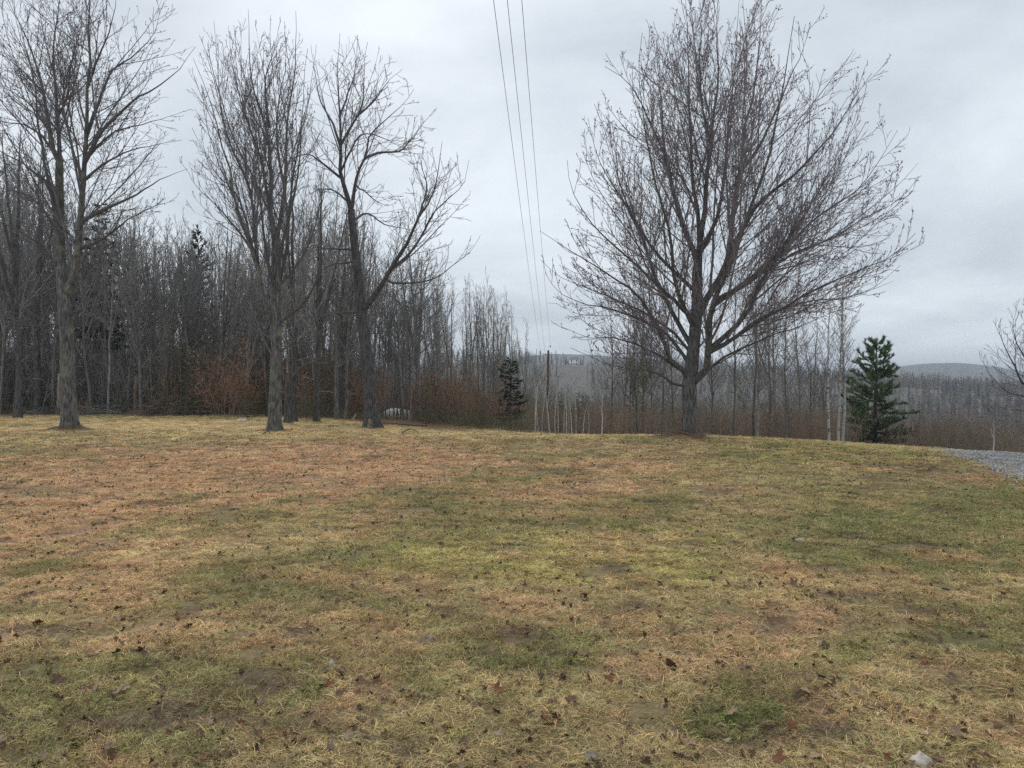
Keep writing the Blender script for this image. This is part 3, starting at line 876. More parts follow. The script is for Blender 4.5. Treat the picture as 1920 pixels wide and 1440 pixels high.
LEFT_TRUNK = [(130, 812, 34), (130, 795, 30), (128, 745, 27), (127, 706, 26), (124, 614, 24), (119, 547, 22), (114, 492, 18), (113, 440, 16), (112, 387, 15), (111, 335, 14), (112, 300, 13)]
LEFT_LIMBS = [
    ([(112, 302), (111, 269), (108, 221), (103, 150), (100, 90), (108, 40), (112, -20), (110, -90)], 9, 0.2),
    ([(111, 305), (98, 277), (94, 248), (83, 180), (70, 127), (43, 57), (20, 10), (0, -30)], 10, -0.2),
    ([(121, 560), (131, 547), (141, 500), (146, 470), (148, 440), (152, 398), (155, 346), (159, 304), (162, 262), (163, 221), (163, 167), (169, 110), (167, 43), (172, -30), (176, -100)], 17, -0.12),
    ([(159, 304), (167, 290), (190, 247), (217, 220), (253, 187), (300, 160), (333, 133), (367, 87)], 9, -0.3),
    ([(162, 255), (180, 207), (197, 160), (213, 130), (240, 113), (267, 90), (293, 55), (300, 20)], 8, 0.3),
    ([(160, 300), (190, 268), (217, 247), (283, 228), (347, 208)], 6, 0.4),
    ([(156, 340), (187, 313), (233, 287), (283, 273), (343, 263)], 6, -0.35),
    ([(150, 420), (173, 403), (217, 383), (260, 363), (280, 350), (310, 332), (352, 318)], 9, -0.35),
    ([(146, 470), (200, 443), (233, 417), (277, 392), (327, 375)], 7, 0.3),
    ([(114, 445), (102, 427), (87, 402), (73, 383), (52, 367), (31, 359), (0, 353), (-60, 335)], 8, 0.2),
    ([(113, 410), (102, 392), (92, 350), (83, 335), (62, 323), (37, 302), (0, 283), (-60, 240)], 8, -0.25),
    ([(113, 400), (98, 360), (85, 317), (81, 279), (73, 242), (69, 200), (60, 130), (35, 60), (20, -20)], 8, 0.35),
    ([(103, 290), (92, 273), (77, 252), (48, 235), (25, 231), (0, 227), (-50, 200)], 6, -0.2),
    ([(153, 340), (150, 321), (137, 283), (129, 246), (117, 202), (125, 150), (140, 80), (138, 0)], 7, 0.5),
    ([(116, 510), (106, 496), (77, 462), (48, 440), (20, 425), (-40, 400)], 6, -0.4),
    ([(119, 545), (135, 520), (160, 500), (190, 492), (230, 470), (280, 455)], 5, 0.5),
    ([(124, 600), (147, 580), (190, 599), (226, 620), (260, 645), (284, 668)], 4, -0.4),
    ([(124, 612), (101, 608), (73, 612), (31, 609), (-10, 604)], 4, -0.3),
    ([(163, 167), (180, 120), (200, 70), (215, 20), (222, -40)], 6, -0.3),
    ([(83, 180), (60, 150), (25, 120), (-20, 80)], 5, 0.2),
    ([(108, 221), (125, 180), (134, 120), (150, 60), (155, 0)], 5, -0.4),
    ([(94, 248), (60, 200), (20, 170), (-30, 150)], 5, 0.45),
]
hero('maple_tree', 'tall bare maple with two rising stems nearest the left edge of the lawn', 'tree', 130, Y_LEFT, LEFT_TRUNK, LEFT_LIMBS, 7,
     bud='bud_dark', bud_r=0.014, bud_n=0.8, extra=7, d1=2.8, d2=3.6, d3=4.8, up=0.38, l1=(0.22, 0.46), ang1=(25, 58), zlow=3.0, nsub=5,
     env=[(-160, 20, 260), (-60, -60, 300), (90, -110, 368), (200, -120, 355), (320, -120, 358), (400, -100, 335), (480, -60, 290), (640, -30, 290)])

MID_TRUNK = [(514, 815, 30), (514, 800, 27), (517, 721, 22), (518, 657, 20), (517, 616, 20), (519, 563, 17), (518, 517, 16), (518, 458, 15), (513, 430, 13)]
MID_LIMBS = [
    ([(514, 432), (507, 400), (508, 333), (505, 283), (500, 240), (480, 187), (470, 133), (467, 67), (466, 17)], 11, 0.2),
    ([(518, 445), (525, 420), (533, 350), (537, 267), (540, 207), (553, 133), (555, 67), (556, 20)], 10, -0.2),
    ([(505, 240), (497, 173), (500, 133), (515, 90), (523, 50)], 6, -0.2),
    ([(516, 618), (496, 584), (489, 546), (483, 502), (474, 473), (464, 444), (447, 405), (430, 317), (412, 260), (395, 190), (362, 110)], 12, -0.25),
    ([(484, 508), (479, 444), (474, 383), (460, 333), (437, 283), (420, 233), (409, 150), (403, 40)], 8, 0.25),
    ([(480, 490), (457, 400), (440, 360), (410, 330), (385, 290), (360, 240)], 6, 0.4),
    ([(470, 465), (440, 425), (400, 380), (370, 350), (345, 310)], 5, -0.2),
    ([(518, 612), (540, 592), (563, 575), (587, 540), (600, 505), (612, 450), (620, 380)], 8, -0.4),
    ([(520, 540), (538, 470), (543, 383), (560, 267), (580, 187), (593, 83)], 8, 0.3),
    ([(519, 560), (500, 480), (490, 400), (486, 320), (470, 240), (448, 160), (440, 100)], 7, -0.45),
    ([(519, 500), (540, 420), (556, 340), (565, 250), (570, 160), (576, 90)], 7, -0.4),
    ([(507, 400), (495, 330), (480, 270), (455, 200), (436, 120), (430, 60)], 6, 0.35),
    ([(533, 350), (520, 280), (522, 200), (536, 120), (533, 40)], 6, 0.4),
    ([(518, 660), (545, 650), (590, 640), (630, 600), (660, 580)], 4, -0.5),
    ([(517, 640), (490, 625), (450, 600), (420, 560), (400, 520)], 4, 0.4),
    ([(519, 540), (555, 500), (585, 440), (605, 360), (625, 300)], 6, 0.2),
]
hero('maple_tree', 'slender bare maple of steep upright limbs between the two other lawn trees', 'tree', 514, Y_MID, MID_TRUNK, MID_LIMBS, 12,
     bud='bud_dark', bud_r=0.013, bud_n=0.7, extra=6, d1=2.8, d2=3.6, d3=4.8, up=0.7, l1=(0.2, 0.42), ang1=(16, 38), zlow=3.5, nsub=6, depth=0.3,
     env=[(0, 440, 560), (40, 385, 600), (100, 352, 612), (200, 338, 632), (300, 332, 640), (400, 345, 640), (500, 400, 645), (620, 400, 665)])

LEAN_TRUNK = [(697, 806, 34), (697, 790, 29), (692, 712, 23), (684, 639, 21), (677, 583, 21), (674, 537, 17), (667, 478, 15), (662, 430, 14), (658, 393, 13)]
LEAN_LIMBS = [
    ([(658, 393), (647, 353), (638, 323), (639, 273), (637, 217), (633, 150), (635, 100), (638, 62)], 10, 0.15),
    ([(658, 395), (663, 370), (667, 340), (673, 320), (684, 296), (693, 257), (717, 230), (750, 200), (777, 167)], 8, -0.25),
    ([(684, 296), (717, 285), (750, 283), (777, 253), (813, 207)], 6, 0.2),
    ([(638, 333), (613, 313), (580, 290), (543, 297), (515, 285)], 6, -0.3),
    ([(639, 277), (623, 230), (600, 187), (590, 130), (583, 85)], 6, 0.4),
    ([(640, 270), (667, 220), (680, 193), (683, 133), (688, 83)], 6, -0.4),
    ([(667, 220), (700, 190), (730, 150), (755, 130)], 5, 0.3),
    ([(676, 586), (692, 569), (709, 545), (724, 522), (744, 487), (767, 449), (787, 405), (810, 367), (823, 317), (830, 265)], 13, -0.35),
    ([(732, 507), (765, 478), (792, 440), (812, 400), (845, 370), (868, 345), (880, 300)], 7, 0.1),
    ([(724, 524), (745, 532), (800, 527), (830, 512), (860, 490), (885, 468), (900, 440)], 5, -0.2),
    ([(676, 585), (633, 588), (604, 592), (546, 598)], 6, -0.3),
    ([(668, 490), (621, 497), (604, 507), (580, 530)], 5, 0.3),
    ([(665, 468), (627, 467), (601, 464), (570, 440)], 5, -0.2),
    ([(661, 415), (690, 400), (720, 420), (760, 430), (800, 440)], 5, 0.4),
    ([(655, 380), (630, 360), (600, 355), (570, 370)], 5, 0.4),
    ([(638, 323), (660, 280), (680, 250), (720, 260), (780, 290)], 5, -0.5),
    ([(787, 405), (800, 350), (790, 310), (795, 280)], 5, 0.3),
    ([(637, 217), (655, 170), (668, 120), (660, 80)], 5, 0.3),
    ([(664, 345), (685, 360), (720, 385), (745, 380)], 4, 0.4),
]
hero('poplar_tree', 'leaning bare tree whose low limb bends out and up to the right beside the woods', 'tree', 695, Y_LEAN, LEAN_TRUNK, LEAN_LIMBS, 19, bark='bark_dark',
     bud_n=0, extra=5, d1=2.7, d2=3.2, d3=3.2, up=0.4, l1=(0.2, 0.46), ang1=(30, 62), nsub=5, depth=0.3,
     env=[(50, 600, 680), (80, 570, 715), (130, 570, 765), (200, 550, 818), (260, 515, 835), (300, 505, 885), (440, 560, 908), (520, 550, 905), (620, 530, 720)], zlow=3.0, twig_scale=1.1)

EDGE_TRUNK = [(1985, 850, 24), (1983, 800, 20), (1978, 740, 16), (1975, 690, 14), (1972, 640, 10)]
EDGE_LIMBS = [
    ([(1978, 750), (1950, 735), (1917, 718), (1905, 690), (1890, 663), (1877, 633), (1862, 600)], 7, -0.2),
    ([(1978, 745), (1940, 700), (1915, 660), (1900, 620), (1905, 575)], 7, 0.2),
    ([(1976, 700), (1950, 650), (1935, 600), (1930, 550)], 7, -0.2),
    ([(1973, 645), (1965, 590), (1968, 530)], 7, 0.1),
    ([(1979, 760), (1930, 745), (1890, 735), (1855, 700), (1838, 670)], 5, 0.3),
    ([(1976, 690), (2010, 640), (2030, 580), (2040, 540)], 7, 0.1),
    ([(1980, 770), (1925, 770), (1880, 765), (1850, 745)], 4, -0.3),
]
hero('maple_tree', 'rounded bare tree leaning into view at the right edge beyond the drive', 'tree', 1985, 34.0, EDGE_TRUNK, EDGE_LIMBS, 23, extra=4,
     bud_n=0.4, bud_r=0.013, d1=3.4, d2=3.6, d3=4.0, up=0.7, l1=(0.2, 0.42), zlow=1.0)

# ------------------------------------------------------------------ trees of the woods: a few kinds, copied one by one
def wood_tree(seed, H=12.0, r=0.11, crown0=0.3, ang=(22, 45), l1=(0.16, 0.3), n1=34, d2=3.0, d3=3.2, up=0.6, fork=0, lean=0.03, twig_r=1.0, low_dead=5):
    """centre lines of a slim forest tree of height H standing at the origin -> trunk mesh, crown mesh"""
    rng = np.random.default_rng(seed)
    K = 14
    s = np.linspace(0, 1, K)
    wob = np.cumsum(rng.normal(size=(K, 2)) * 0.024 * H / 6, axis=0); wob -= wob[0]
    P = np.stack([wob[:, 0] + lean * H * s * rng.normal(), wob[:, 1] + lean * H * s * rng.normal(), s * H - 0.15], 1)
    R = r * (1 - s) ** 0.8 * 0.95 + 0.008
    R[0] *= 1.35
    stems, rads = [P], [R]
    for k in range(fork):
        i = rng.integers(4, 8)
        a = rng.uniform(0, 6.28); tilt = rng.uniform(0.18, 0.34)
        Lf = (1 - s[i]) * H * rng.uniform(0.75, 0.98)
        q = np.linspace(0, 1, K)
        dxy = np.array([math.cos(a), math.sin(a)])
        Q = P[i] + np.concatenate([dxy[None] * (Lf * tilt * q ** 0.8)[:, None], (Lf * q)[:, None]], 1)
        Q[1:, :2] += np.cumsum(rng.normal(size=(K - 1, 2)) * 0.01 * H / 6, axis=0)
        stems.append(Q); rads.append(R[i] * 0.72 * (1 - q) ** 0.8 + 0.007)
    S, SR = np.array(stems), np.array(rads)
    tv, tq = tubes(S, SR, 8)
    p1, r1 = grow(S, SR, 1, crown0, 0.99, ang, l1, 0.5, 4.5, 7, up, 0.07, rng, 0.5, 0.010, 0.25, 0.8, count=int(n1 / (1 + 0.6 * fork)))
    if low_dead:
        pd, rd = grow(P[None], R[None], 1, 0.12, crown0 + 0.1, (60, 95), (0.06, 0.13), 0.4, 1.5, 7, -0.1, 0.1, rng, 0.3, 0.008, 0.3, 0.5, count=low_dead)
        p1, r1 = np.concatenate([p1, pd]), np.concatenate([r1, rd])
    p2, r2 = grow(p1, r1, d2, 0.15, 1.0, (22, 50), (0.25, 0.55), 0.2, 1.6, 5, up * 0.7, 0.09, rng, 0.6, 0.009, 0.35, 0.6)
    p3, r3 = grow(p2, r2, d3, 0.15, 1.0, (22, 55), (0.3, 0.65), 0.12, 0.7, 4, up * 0.4, 0.1, rng, 0.7, 0.010, 0.5, 0.6)
    r1 = np.maximum(r1, 0.0085 * twig_r); r2 = np.maximum(r2, 0.0072 * twig_r); r3 = np.maximum(r3, 0.0058 * twig_r)
    cv, cq = merge([tubes(p1, r1, 4), tubes(p2, r2, 3), tubes(p3, r3, 3)])
    return (tv, tq), (cv, cq), p3


def proto_tree(name, seed, bark, twig, buds=None, bud_r=0.02, bud_n=1.0, **kw):
    (tv, tq), (cv, cq), p3 = wood_tree(seed, **kw)
    root = empty(name, (0, 0, 0))
    obj('trunk', mesh_arrays('trunk', tv, tq, mat=M[bark]), root)
    cr_ = obj('crown', mesh_arrays('crown', cv, cq, mat=M[twig]), root)
    if buds:
        rng = np.random.default_rng(seed + 500)
        m = int(len(p3) * 1.6 * bud_n)
        i = rng.integers(0, len(p3), m); k = rng.integers(1, 4, m)
        v, f = blobs(p3[i, k] + rng.normal(size=(m, 3)) * 0.01, bud_r * rng.uniform(0.6, 1.3, m), rng)
        obj('buds', mesh_arrays('buds', v, tris=f, mat=M[buds], smooth=False), cr_)['kind'] = 'stuff'
    root['H'] = kw.get('H', 12.0)
    return root


WOOD = [proto_tree('bare_tree', 100 + k, 'bark_wood', 'twig_grey', H=12.0, r=[.085, .11, .075, .13, .09, .10, .08, .14, .075, .10][k], lean=.05, crown0=[.3, .25, .38, .2, .3, .26, .34, .18, .3, .22][k],
                   ang=[(24, 50), (26, 52), (20, 42), (30, 60), (25, 52), (22, 46), (30, 58), (32, 62), (20, 40), (26, 54)][k],
                   l1=[(.16, .32), (.2, .34), (.15, .3), (.22, .42), (.18, .34), (.18, .36), (.18, .32), (.22, .44), (.16, .32), (.2, .38)][k],
                   fork=[1, 2, 0, 3, 1, 1, 1, 3, 1, 2][k], n1=[44, 48, 40, 50, 48, 44, 44, 56, 46, 54][k], twig_r=1.3, d2=3.4, d3=3.0) for k in range(10)]
used = [False] * len(WOOD)


def plant(protos, used, k, px, Y, top=None, H=None, label=None, cat='tree', group=None, rng=RNG, base_h=12.0, x=None, wide=None, name=None):
    """stand a copy of kind k at image column px, distance Y, so that its top reaches image row top (or is H tall)"""
    if x is None:
        x = (px - 960) / F * Y
    z = h1(x, Y)
    if H is None:
        H = EYE + (720 - top) / F * Y - z
    s = H / base_h
    sw = s * rng.uniform(0.88, 1.15) if wide is None else s * wide
    rz = rng.uniform(0, 6.28)
    if not used[k]:
        o = protos[k]; used[k] = True
        o.location = (x, Y, z); o.rotation_euler = (0, 0, rz); o.scale = (sw, sw, s)
    else:
        o = copy_tree(protos[k], (x, Y, z), rz, (sw, sw, s))
    if 'H' in o: del o['H']
    return tag(o, label, cat, group)


TOPX = [-300, 0, 60, 120, 200, 300, 400, 480, 560, 600, 690, 760, 860, 920, 950, 985, 1005]
TOPY = [250, 262, 310, 360, 405, 408, 430, 430, 380, 345, 395, 480, 515, 540, 552, 596, 640]
ZONES = [(-999, 110, 'woods left of the leftmost maple'), (110, 300, 'woods right of the leftmost maple'), (300, 510, 'woods left of the middle maple'),
         (510, 640, 'woods right of the middle maple'), (640, 790, 'woods behind the leaning tree'), (790, 1010, 'woods near the power pole')]
rw = np.random.default_rng(42)
cands = []
for Y0_, Y1_, nn in ((36, 42, 36), (42, 50, 66), (50, 62, 72), (62, 80, 60), (80, 105, 40)):
    for k in range(nn):
        cands.append((-130 + (1110) * (k + rw.random()) / nn, rw.uniform(Y0_, Y1_)))
ORD = ['first', 'second', 'third', 'fourth', 'fifth', 'sixth', 'seventh', 'eighth', 'ninth', 'tenth', 'eleventh', 'twelfth', 'thirteenth', 'fourteenth', 'fifteenth', 'sixteenth', 'seventeenth', 'eighteenth', 'nineteenth', 'twentieth', 'twenty-first', 'twenty-second', 'twenty-third', 'twenty-fourth', 'twenty-fifth', 'twenty-sixth', 'twenty-seventh', 'twenty-eighth', 'twenty-ninth', 'thirtieth']


def nth(px, others):
    return ORD[sorted(others).index(px)]


stand = []
for px, Y in cands:
    x = (px - 960) / F * Y
    edge = np.interp(px, [0, 300, 450, 560, 700, 850, 985], [38, 40, 39.5, 36, 36, 34, 36])
    if Y < edge: Y = edge + rw.random() * 3
    if 705 < px < 775 and (Y < 58 and rw.random() < .8): continue
    if px > 770 and rw.random() < .45: continue
    top = np.interp(px, TOPX, TOPY) + rw.uniform(-18, 55)
    H = EYE + (720 - top) / F * Y - h1((px - 960) / F * Y, Y)
    H = min(H, rw.uniform(13.5, 18)) if Y < 60 else min(H, rw.uniform(12, 19))
    H *= 1.0 if rw.random() < .72 else rw.uniform(.55, .9)
    k = rw.integers(0, len(WOOD)) if px < 760 else rw.choice([0, 2, 4, 5, 8])
    stand.append((px, Y, H, k))
stand.sort()
count = {}
n_wood = len(stand)
for px, Y, H, k in stand:
    zone = [z for a, b_, z in ZONES if a <= px < b_][0]
    row = 'front row' if Y < 44 else 'middle depth' if Y < 62 else 'far depth'
    c_ = count[(zone, row)] = count.get((zone, row), -1) + 1
    if row == 'front row':
        lab = '%s slim bare tree from the left, front row of %s' % (ORD[c_], zone)
    elif H < 9:
        lab = 'short slim bare grey tree at %s in %s' % (row, zone)
    else:
        lab = 'tall slim bare grey tree at %s in %s' % (row, zone)
    plant(WOOD, used, k, px, Y, H=H, label=lab, group=lab.replace('tree', 'trees') if row != 'front row' else 'front trees of the woods', rng=rw, wide=rw.uniform(0.75, 1.1) * (1.0 if px < 760 else 0.85))

# pale budding poplars at the right end of the woods
POP = [proto_tree('poplar_tree', 200 + k, 'bark_wood', 'twig_pale', buds='bud_pale', bud_r=0.03, bud_n=0.8, H=12.0, r=0.10, crown0=0.35, ang=(16, 32), l1=(.14, .26), n1=36, twig_r=1.1, fork=k) for k in range(2)]
upop = [False] * 2
ROW_ = ((872, 44, 528), (898, 47, 536), (925, 45, 545), (948, 48, 552), (962, 46, 575), (985, 47, 600), (905, 52, 540), (935, 54, 560), (845, 50, 520), (820, 46, 520))
for px, Y, top in ROW_:
    plant(POP, upop, int(px) % 2, px, Y, top=top, label=nth(px, [r_[0] for r_ in ROW_]) + ' pale budding poplar from the left at the right end of the woods', group='pale budding poplars', rng=rw, wide=0.8)

# trees at the edge of the lawn behind the middle maple
DARK = [proto_tree('bare_tree', 300 + k, 'bark_dark', 'twig_grey', H=12.0, r=.17, crown0=.3, ang=(28, 55), l1=(.22, .4), n1=44, fork=2 + k, twig_r=1.15) for k in range(3)]
udk = [False] * 3
for k, (px, Y, top, lab) in enumerate(((551, 33, 335, 'dark upright bare tree just behind the slender middle maple'),
                                       (594, 33.5, 330, 'dark bare tree with a wide rounded crown right of the middle maple'),
                                       (33, 36, 235, 'thick dark bare tree at the far left edge of the woods'),
                                       (70, 40, 280, 'dark forked bare tree beside the leftmost maple, at the edge of the woods'),
                                       (640, 38, 380, 'dark bare tree directly left of the leaning tree in the woods'))):
    plant(DARK, udk, k % 3, px, Y, top=top, label=lab, rng=rw, wide=1.0)
plant(WOOD, used, 7, 785, 41, top=425, label='many-stemmed airy bare tree right of the leaning tree', rng=rw, wide=1.1)
ROW_ = ((708, 41), (717, 43.5), (724, 40.5), (731, 42), (738, 45), (744, 41), (751, 43), (757, 40), (764, 44.5), (771, 42), (779, 40.5))
for px, Y in ROW_:
    plant(WOOD, used, int(px) % 3, px, Y, H=rw.uniform(6.5, 9.5), label=nth(px, [r_[0] for r_ in ROW_]) + ' thin dark stem from the left standing before the white cover', group='thin stems before the white cover', rng=rw, wide=rw.uniform(.55, .8))
# the low dead trunk with a crooked branch
t_ = [(540, 796, 17), (540, 760, 14), (541, 715, 12), (542, 700, 8)]
l_ = [([(541, 715), (530, 700), (528, 680), (520, 660)], 6, .2), ([(541, 714), (556, 698), (569, 686), (604, 671), (640, 648), (662, 640)], 6, -.3), ([(540, 740), (575, 745), (600, 735), (615, 722)], 3, -.3)]
hero('dead_tree', 'short dark dead trunk with crooked branches behind the middle maple', 'tree', 540, 31.5, t_, l_, 31, bark='bark_dark', twig='twig', bud_n=0, extra=0,
     d1=1.6, d2=2, d3=2, up=0.1, zlow=0.6)

# trees standing down the bank behind the big maple
BANK = [proto_tree('bare_tree', 400 + k, 'bark_wood', 'twig_grey', H=12.0, r=.095, crown0=.22, ang=(26, 55), l1=(.2, .36), n1=56, fork=k % 2, twig_r=1.15, lean=0.03, d2=3.4, d3=3.4) for k in range(4)]
ubk = [False] * 4
ROW_ = ((1375, 31, 500), (1412, 34, 480), (1420, 30.5, 520), (1442, 33, 505), (1472, 32, 520), (1452, 38, 470), (1500, 40, 540), (1190, 36, 520), (1205, 38, 505),
                                  (1222, 37, 515), (1240, 39, 540), (1170, 40, 545), (1150, 44, 560), (1262, 42, 540), (1335, 38, 560), (1520, 46, 560))
for k, (px, Y, top) in enumerate(ROW_):
    plant(BANK, ubk, k % 4, px, Y, top=top, label=nth(px, [r_[0] for r_ in ROW_]) + ' slim bare tree from the left down the bank behind the broad maple', group='bare trees behind the broad maple', rng=rw, wide=0.9)
OLV = [proto_tree('budding_tree', 450 + k, 'bark_wood', 'twig_olive', buds='bud_olive', bud_r=0.024, bud_n=1.2, H=6.0, r=.06, crown0=.15, ang=(20, 50), l1=(.2, .4), n1=34, fork=2, twig_r=1.0) for k in range(2)]
uol = [False] * 2
ROW_ = ((1195, 34, 640), (1225, 35, 650), (1205, 37, 625), (1180, 38, 660), (1480, 34, 700), (1520, 36, 690), (1440, 36, 690), (1400, 40, 700), (1545, 40, 680))
for k, (px, Y, top) in enumerate(ROW_):
    plant(OLV, uol, k % 2, px, Y, top=top, label=nth(px, [r_[0] for r_ in ROW_]) + ' olive-green budding tree from the left by the broad maple', group='olive budding trees behind the broad maple', rng=rw, base_h=6.0)

# birches
BIR = [proto_tree('birch_tree', 500 + k, 'birch', 'twig_grey', H=10.0, r=.085, crown0=.3, ang=(24, 48), l1=(.16, .3), n1=52, twig_r=1.0, lean=0.02, low_dead=3, d2=3.2, d3=3.0) for k in range(3)]
ubi = [False] * 3
for k, (px, Y, top, lab) in enumerate(((1554, 30, 545, 'white birch standing a little left of the birch pair'), (1572, 31, 510, 'taller white birch of the close pair near the pine'),
                                       (1580, 31.4, 540, 'slimmer white birch of the close pair near the pine'))):
    plant(BIR, ubi, k, px, Y, top=top, label=lab, rng=rw, base_h=10.0, wide=0.95)
YB = [proto_tree('young_birch', 520 + k, 'birch_white', 'twig_white', H=6.0, r=.06, crown0=.4, ang=(18, 40), l1=(.12, .26), n1=22, twig_r=0.9, lean=0.05, low_dead=2, d2=3, d3=3, fork=k % 2) for k in range(3)]
uyb = [False] * 3
ROW_ = ((1010, 34, 690), (1033, 33, 712), (1042, 33.6, 704), (1047, 33.2, 728), (1056, 34, 718), (1062, 32.6, 712), (1067, 34.3, 728), (1074, 32.8, 732), (1080, 33.4, 718), (1092, 32, 756), (1104, 32.5, 760),
                                  (1017, 34.5, 716), (1003, 33.6, 706))
for k, (px, Y, top) in enumerate(ROW_):
    plant(YB, uyb, k % 3, px, Y, top=top, label=nth(px, [r_[0] for r_ in ROW_]) + ' thin white young birch from the left below the power pole', group='thin young birches by the power pole', rng=rw, base_h=6.0, wide=rw.uniform(.8, 1.3)).rotation_euler[1] = rw.normal() * .1
plant(YB, uyb, 0, 1128, 32, top=728, label='single pale young birch with a forked top between pole and broad maple', rng=rw, base_h=6.0, wide=1.4)
plant(YB, uyb, 1, 1862, 24, top=795, label='small pale forked sapling beyond the gravel drive', rng=rw, base_h=6.0, wide=1.8)
for px, Y, top in ((1670, 44, 800), (1698, 46, 795), (1716, 45, 790)):
    plant(YB, uyb, 2, px, Y, top=top, label='pale sapling at the foot of the bank right of the pine', group='pale saplings right of the pine', rng=rw, base_h=6.0)
for px, Y, top, lab in ((320, 43, 640, 'white birch stem in the woods above the brush pile'), (104, 42, 650, 'white birch stem in the woods just left of the leftmost maple'), (70, 47, 640, 'white birch stem deep in the far left woods')):
    plant(BIR, ubi, 0, px, Y, H=9.0, label=lab, rng=rw, base_h=10.0, wide=0.7)


# ------------------------------------------------------------------ conifers
def needles(P, R, rng, per_m, ln, wid, spread=0.6, droop=0.0):
    """flat needle sprays along branch lines -> verts, tris"""
    n, K, _ = P.shape
    L = np.linalg.norm(np.diff(P, axis=1), axis=2).sum(1)
    cnt = np.maximum(3, (L * per_m).astype(int))
    par = np.repeat(np.arange(n), cnt); m = len(par)
    t = rng.random(m) ** 0.8 * 0.98 + 0.02
    f = t * (K - 1); i = np.minimum(f.astype(int), K - 2); u = (f - i)[:, None]
    pos = P[par, i] * (1 - u) + P[par, i + 1] * u
    T = unit(P[par, i + 1] - P[par, i])
    rv = rng.normal(size=(m, 3)); nrm = unit(rv - (rv * T).sum(1, keepdims=True) * T)
    d = unit(T + nrm * spread * rng.uniform(0.5, 1.4, m)[:, None] + np.array([0, 0, -droop]))
    l = rng.uniform(ln[0], ln[1], m)[:, None]
    sd_ = unit(np.cross(d, rng.normal(size=(m, 3)))) * rng.uniform(wid[0], wid[1], m)[:, None]
    a = pos - sd_; b = pos + sd_; c_ = pos + d * l
    return np.stack([a, b, c_], 1).reshape(-1, 3), np.arange(3 * m).reshape(-1, 3)


def conifer(name, seed, H, rad, profile, mat, n_br, up=-0.1, curl=0.3, per_m=60, ln=(0.12, 0.26), wid=(0.012, 0.03), start=0.08, trunk_r=0.12, spread=0.6, sub=3.0, lean=0.0, whorl=0):
    rng = np.random.default_rng(seed)
    root = empty(name, (0, 0, 0))
    K = 10; s = np.linspace(0, 1, K)
    P = np.stack([lean * s * H + 0.02 * H * np.sin(s * 3) * rng.normal() * .3, 0 * s, s * H - 0.15], 1)
    R = trunk_r * (1 - s) * 0.95 + 0.008
    v, q = tubes(P[None], R[None], 8)
    obj('trunk', mesh_arrays('trunk', v, q, mat=M['bark_dark']), root)
    t = start + (0.985 - start) * (np.arange(n_br) + rng.random(n_br) * .8) / n_br
    if whorl:
        t = start + (0.985 - start) * (np.arange(n_br) // whorl + rng.normal(0, .07, n_br)).clip(0) / (n_br // whorl)
    az = np.arange(n_br) * 2.39996 + rng.normal(0, 0.35, n_br)
    L = np.interp(t, profile[0], profile[1]) * rad * rng.uniform(0.5, 1.18, n_br)
    el = np.interp(t, [0, .5, 1], [up, up + curl * .4, up + curl * 1.6]) + rng.normal(0, 0.17, n_br)
    pts = np.empty((n_br, 8, 3))
    pts[:, 0] = np.stack([np.interp(t, s, P[:, 0]), 0 * t, t * H - 0.1], 1)
    for k in range(1, 8):
        d = np.stack([np.cos(az) * np.cos(el), np.sin(az) * np.cos(el), np.sin(el)], 1)
        pts[:, k] = pts[:, k - 1] + d * (L / 7)[:, None]
        el = el + curl * 0.16; az = az + rng.normal(0, 0.05, n_br)
    br = (0.012 + 0.01 * L)[:, None] * (1 - 0.8 * np.linspace(0, 1, 8))[None]
    p2, r2 = grow(pts, br, sub, 0.15, 0.97, (30, 60), (0.22, 0.42), 0.15, 1.0, 5, curl * 0.8, 0.06, rng, 0.5, 0.01, 0.3, 0.1, flat=0.7)
    v, q = merge([tubes(pts, br, 4), tubes(p2, np.maximum(r2, 0.004), 3)])
    bo = obj('branches', mesh_arrays('branches', v, q, mat=M['bark_dark']), root)
    v1, f1 = needles(pts[:, 2:], br, rng, per_m * .8, ln, wid, spread)
    v2, f2 = needles(p2, r2, rng, per_m * 1.15, ln, wid, spread)
    obj('needles', mesh_arrays('needles', np.concatenate([v1, v2]), tris=np.concatenate([f1, f2 + len(v1)]), mat=M[mat], smooth=False), root)['kind'] = 'stuff'
    return root


x, z = ground_at(1640, 40)
Hp = EYE + (720 - 624) / F * 40 - z
pine = conifer('pine_tree', 61, Hp, Hp * 0.30, ([0, .1, .25, .42, .55, .7, .82, .93, 1], [.75, .95, 1.0, .95, .82, .66, .46, .25, .08]), 'needle_pine', 112, up=-0.1, curl=0.42, per_m=520,
               ln=(0.10, 0.22), wid=(0.005, 0.010), start=0.05, trunk_r=0.16, spread=0.6, sub=6.5, lean=0.02, whorl=7)
pine.location = (x, 40, z)
tag(pine, 'lone green pine with upswept branch tips standing on the bank at right', 'tree')
x, z = ground_at(191, 46)
Hs = EYE + (720 - 372) / F * 46 - z
sp = conifer('spruce_tree', 62, Hs, 1.9, ([0, .3, .5, .75, 1], [.9, 1, .85, .55, .1]), 'needle_dark', 80, up=-0.12, curl=0.15, per_m=95, ln=(0.15, 0.34), wid=(0.014, 0.03), start=0.3, sub=3.4)
sp.location = (x, 46, z)
tag(sp, 'tall ragged dark spruce in the woods right of the leftmost maple', 'tree')
x, z = ground_at(371, 52)
Hs = EYE + (720 - 422) / F * 52 - z
sp = conifer('spruce_tree', 63, Hs, 1.25, ([0, .3, .6, .8, 1], [.9, 1, 1.0, .75, .15]), 'needle_dark', 84, up=0.1, curl=0.3, per_m=110, ln=(0.15, 0.32), wid=(0.014, 0.03), start=0.35, sub=3.6)
sp.location = (x, 52, z)
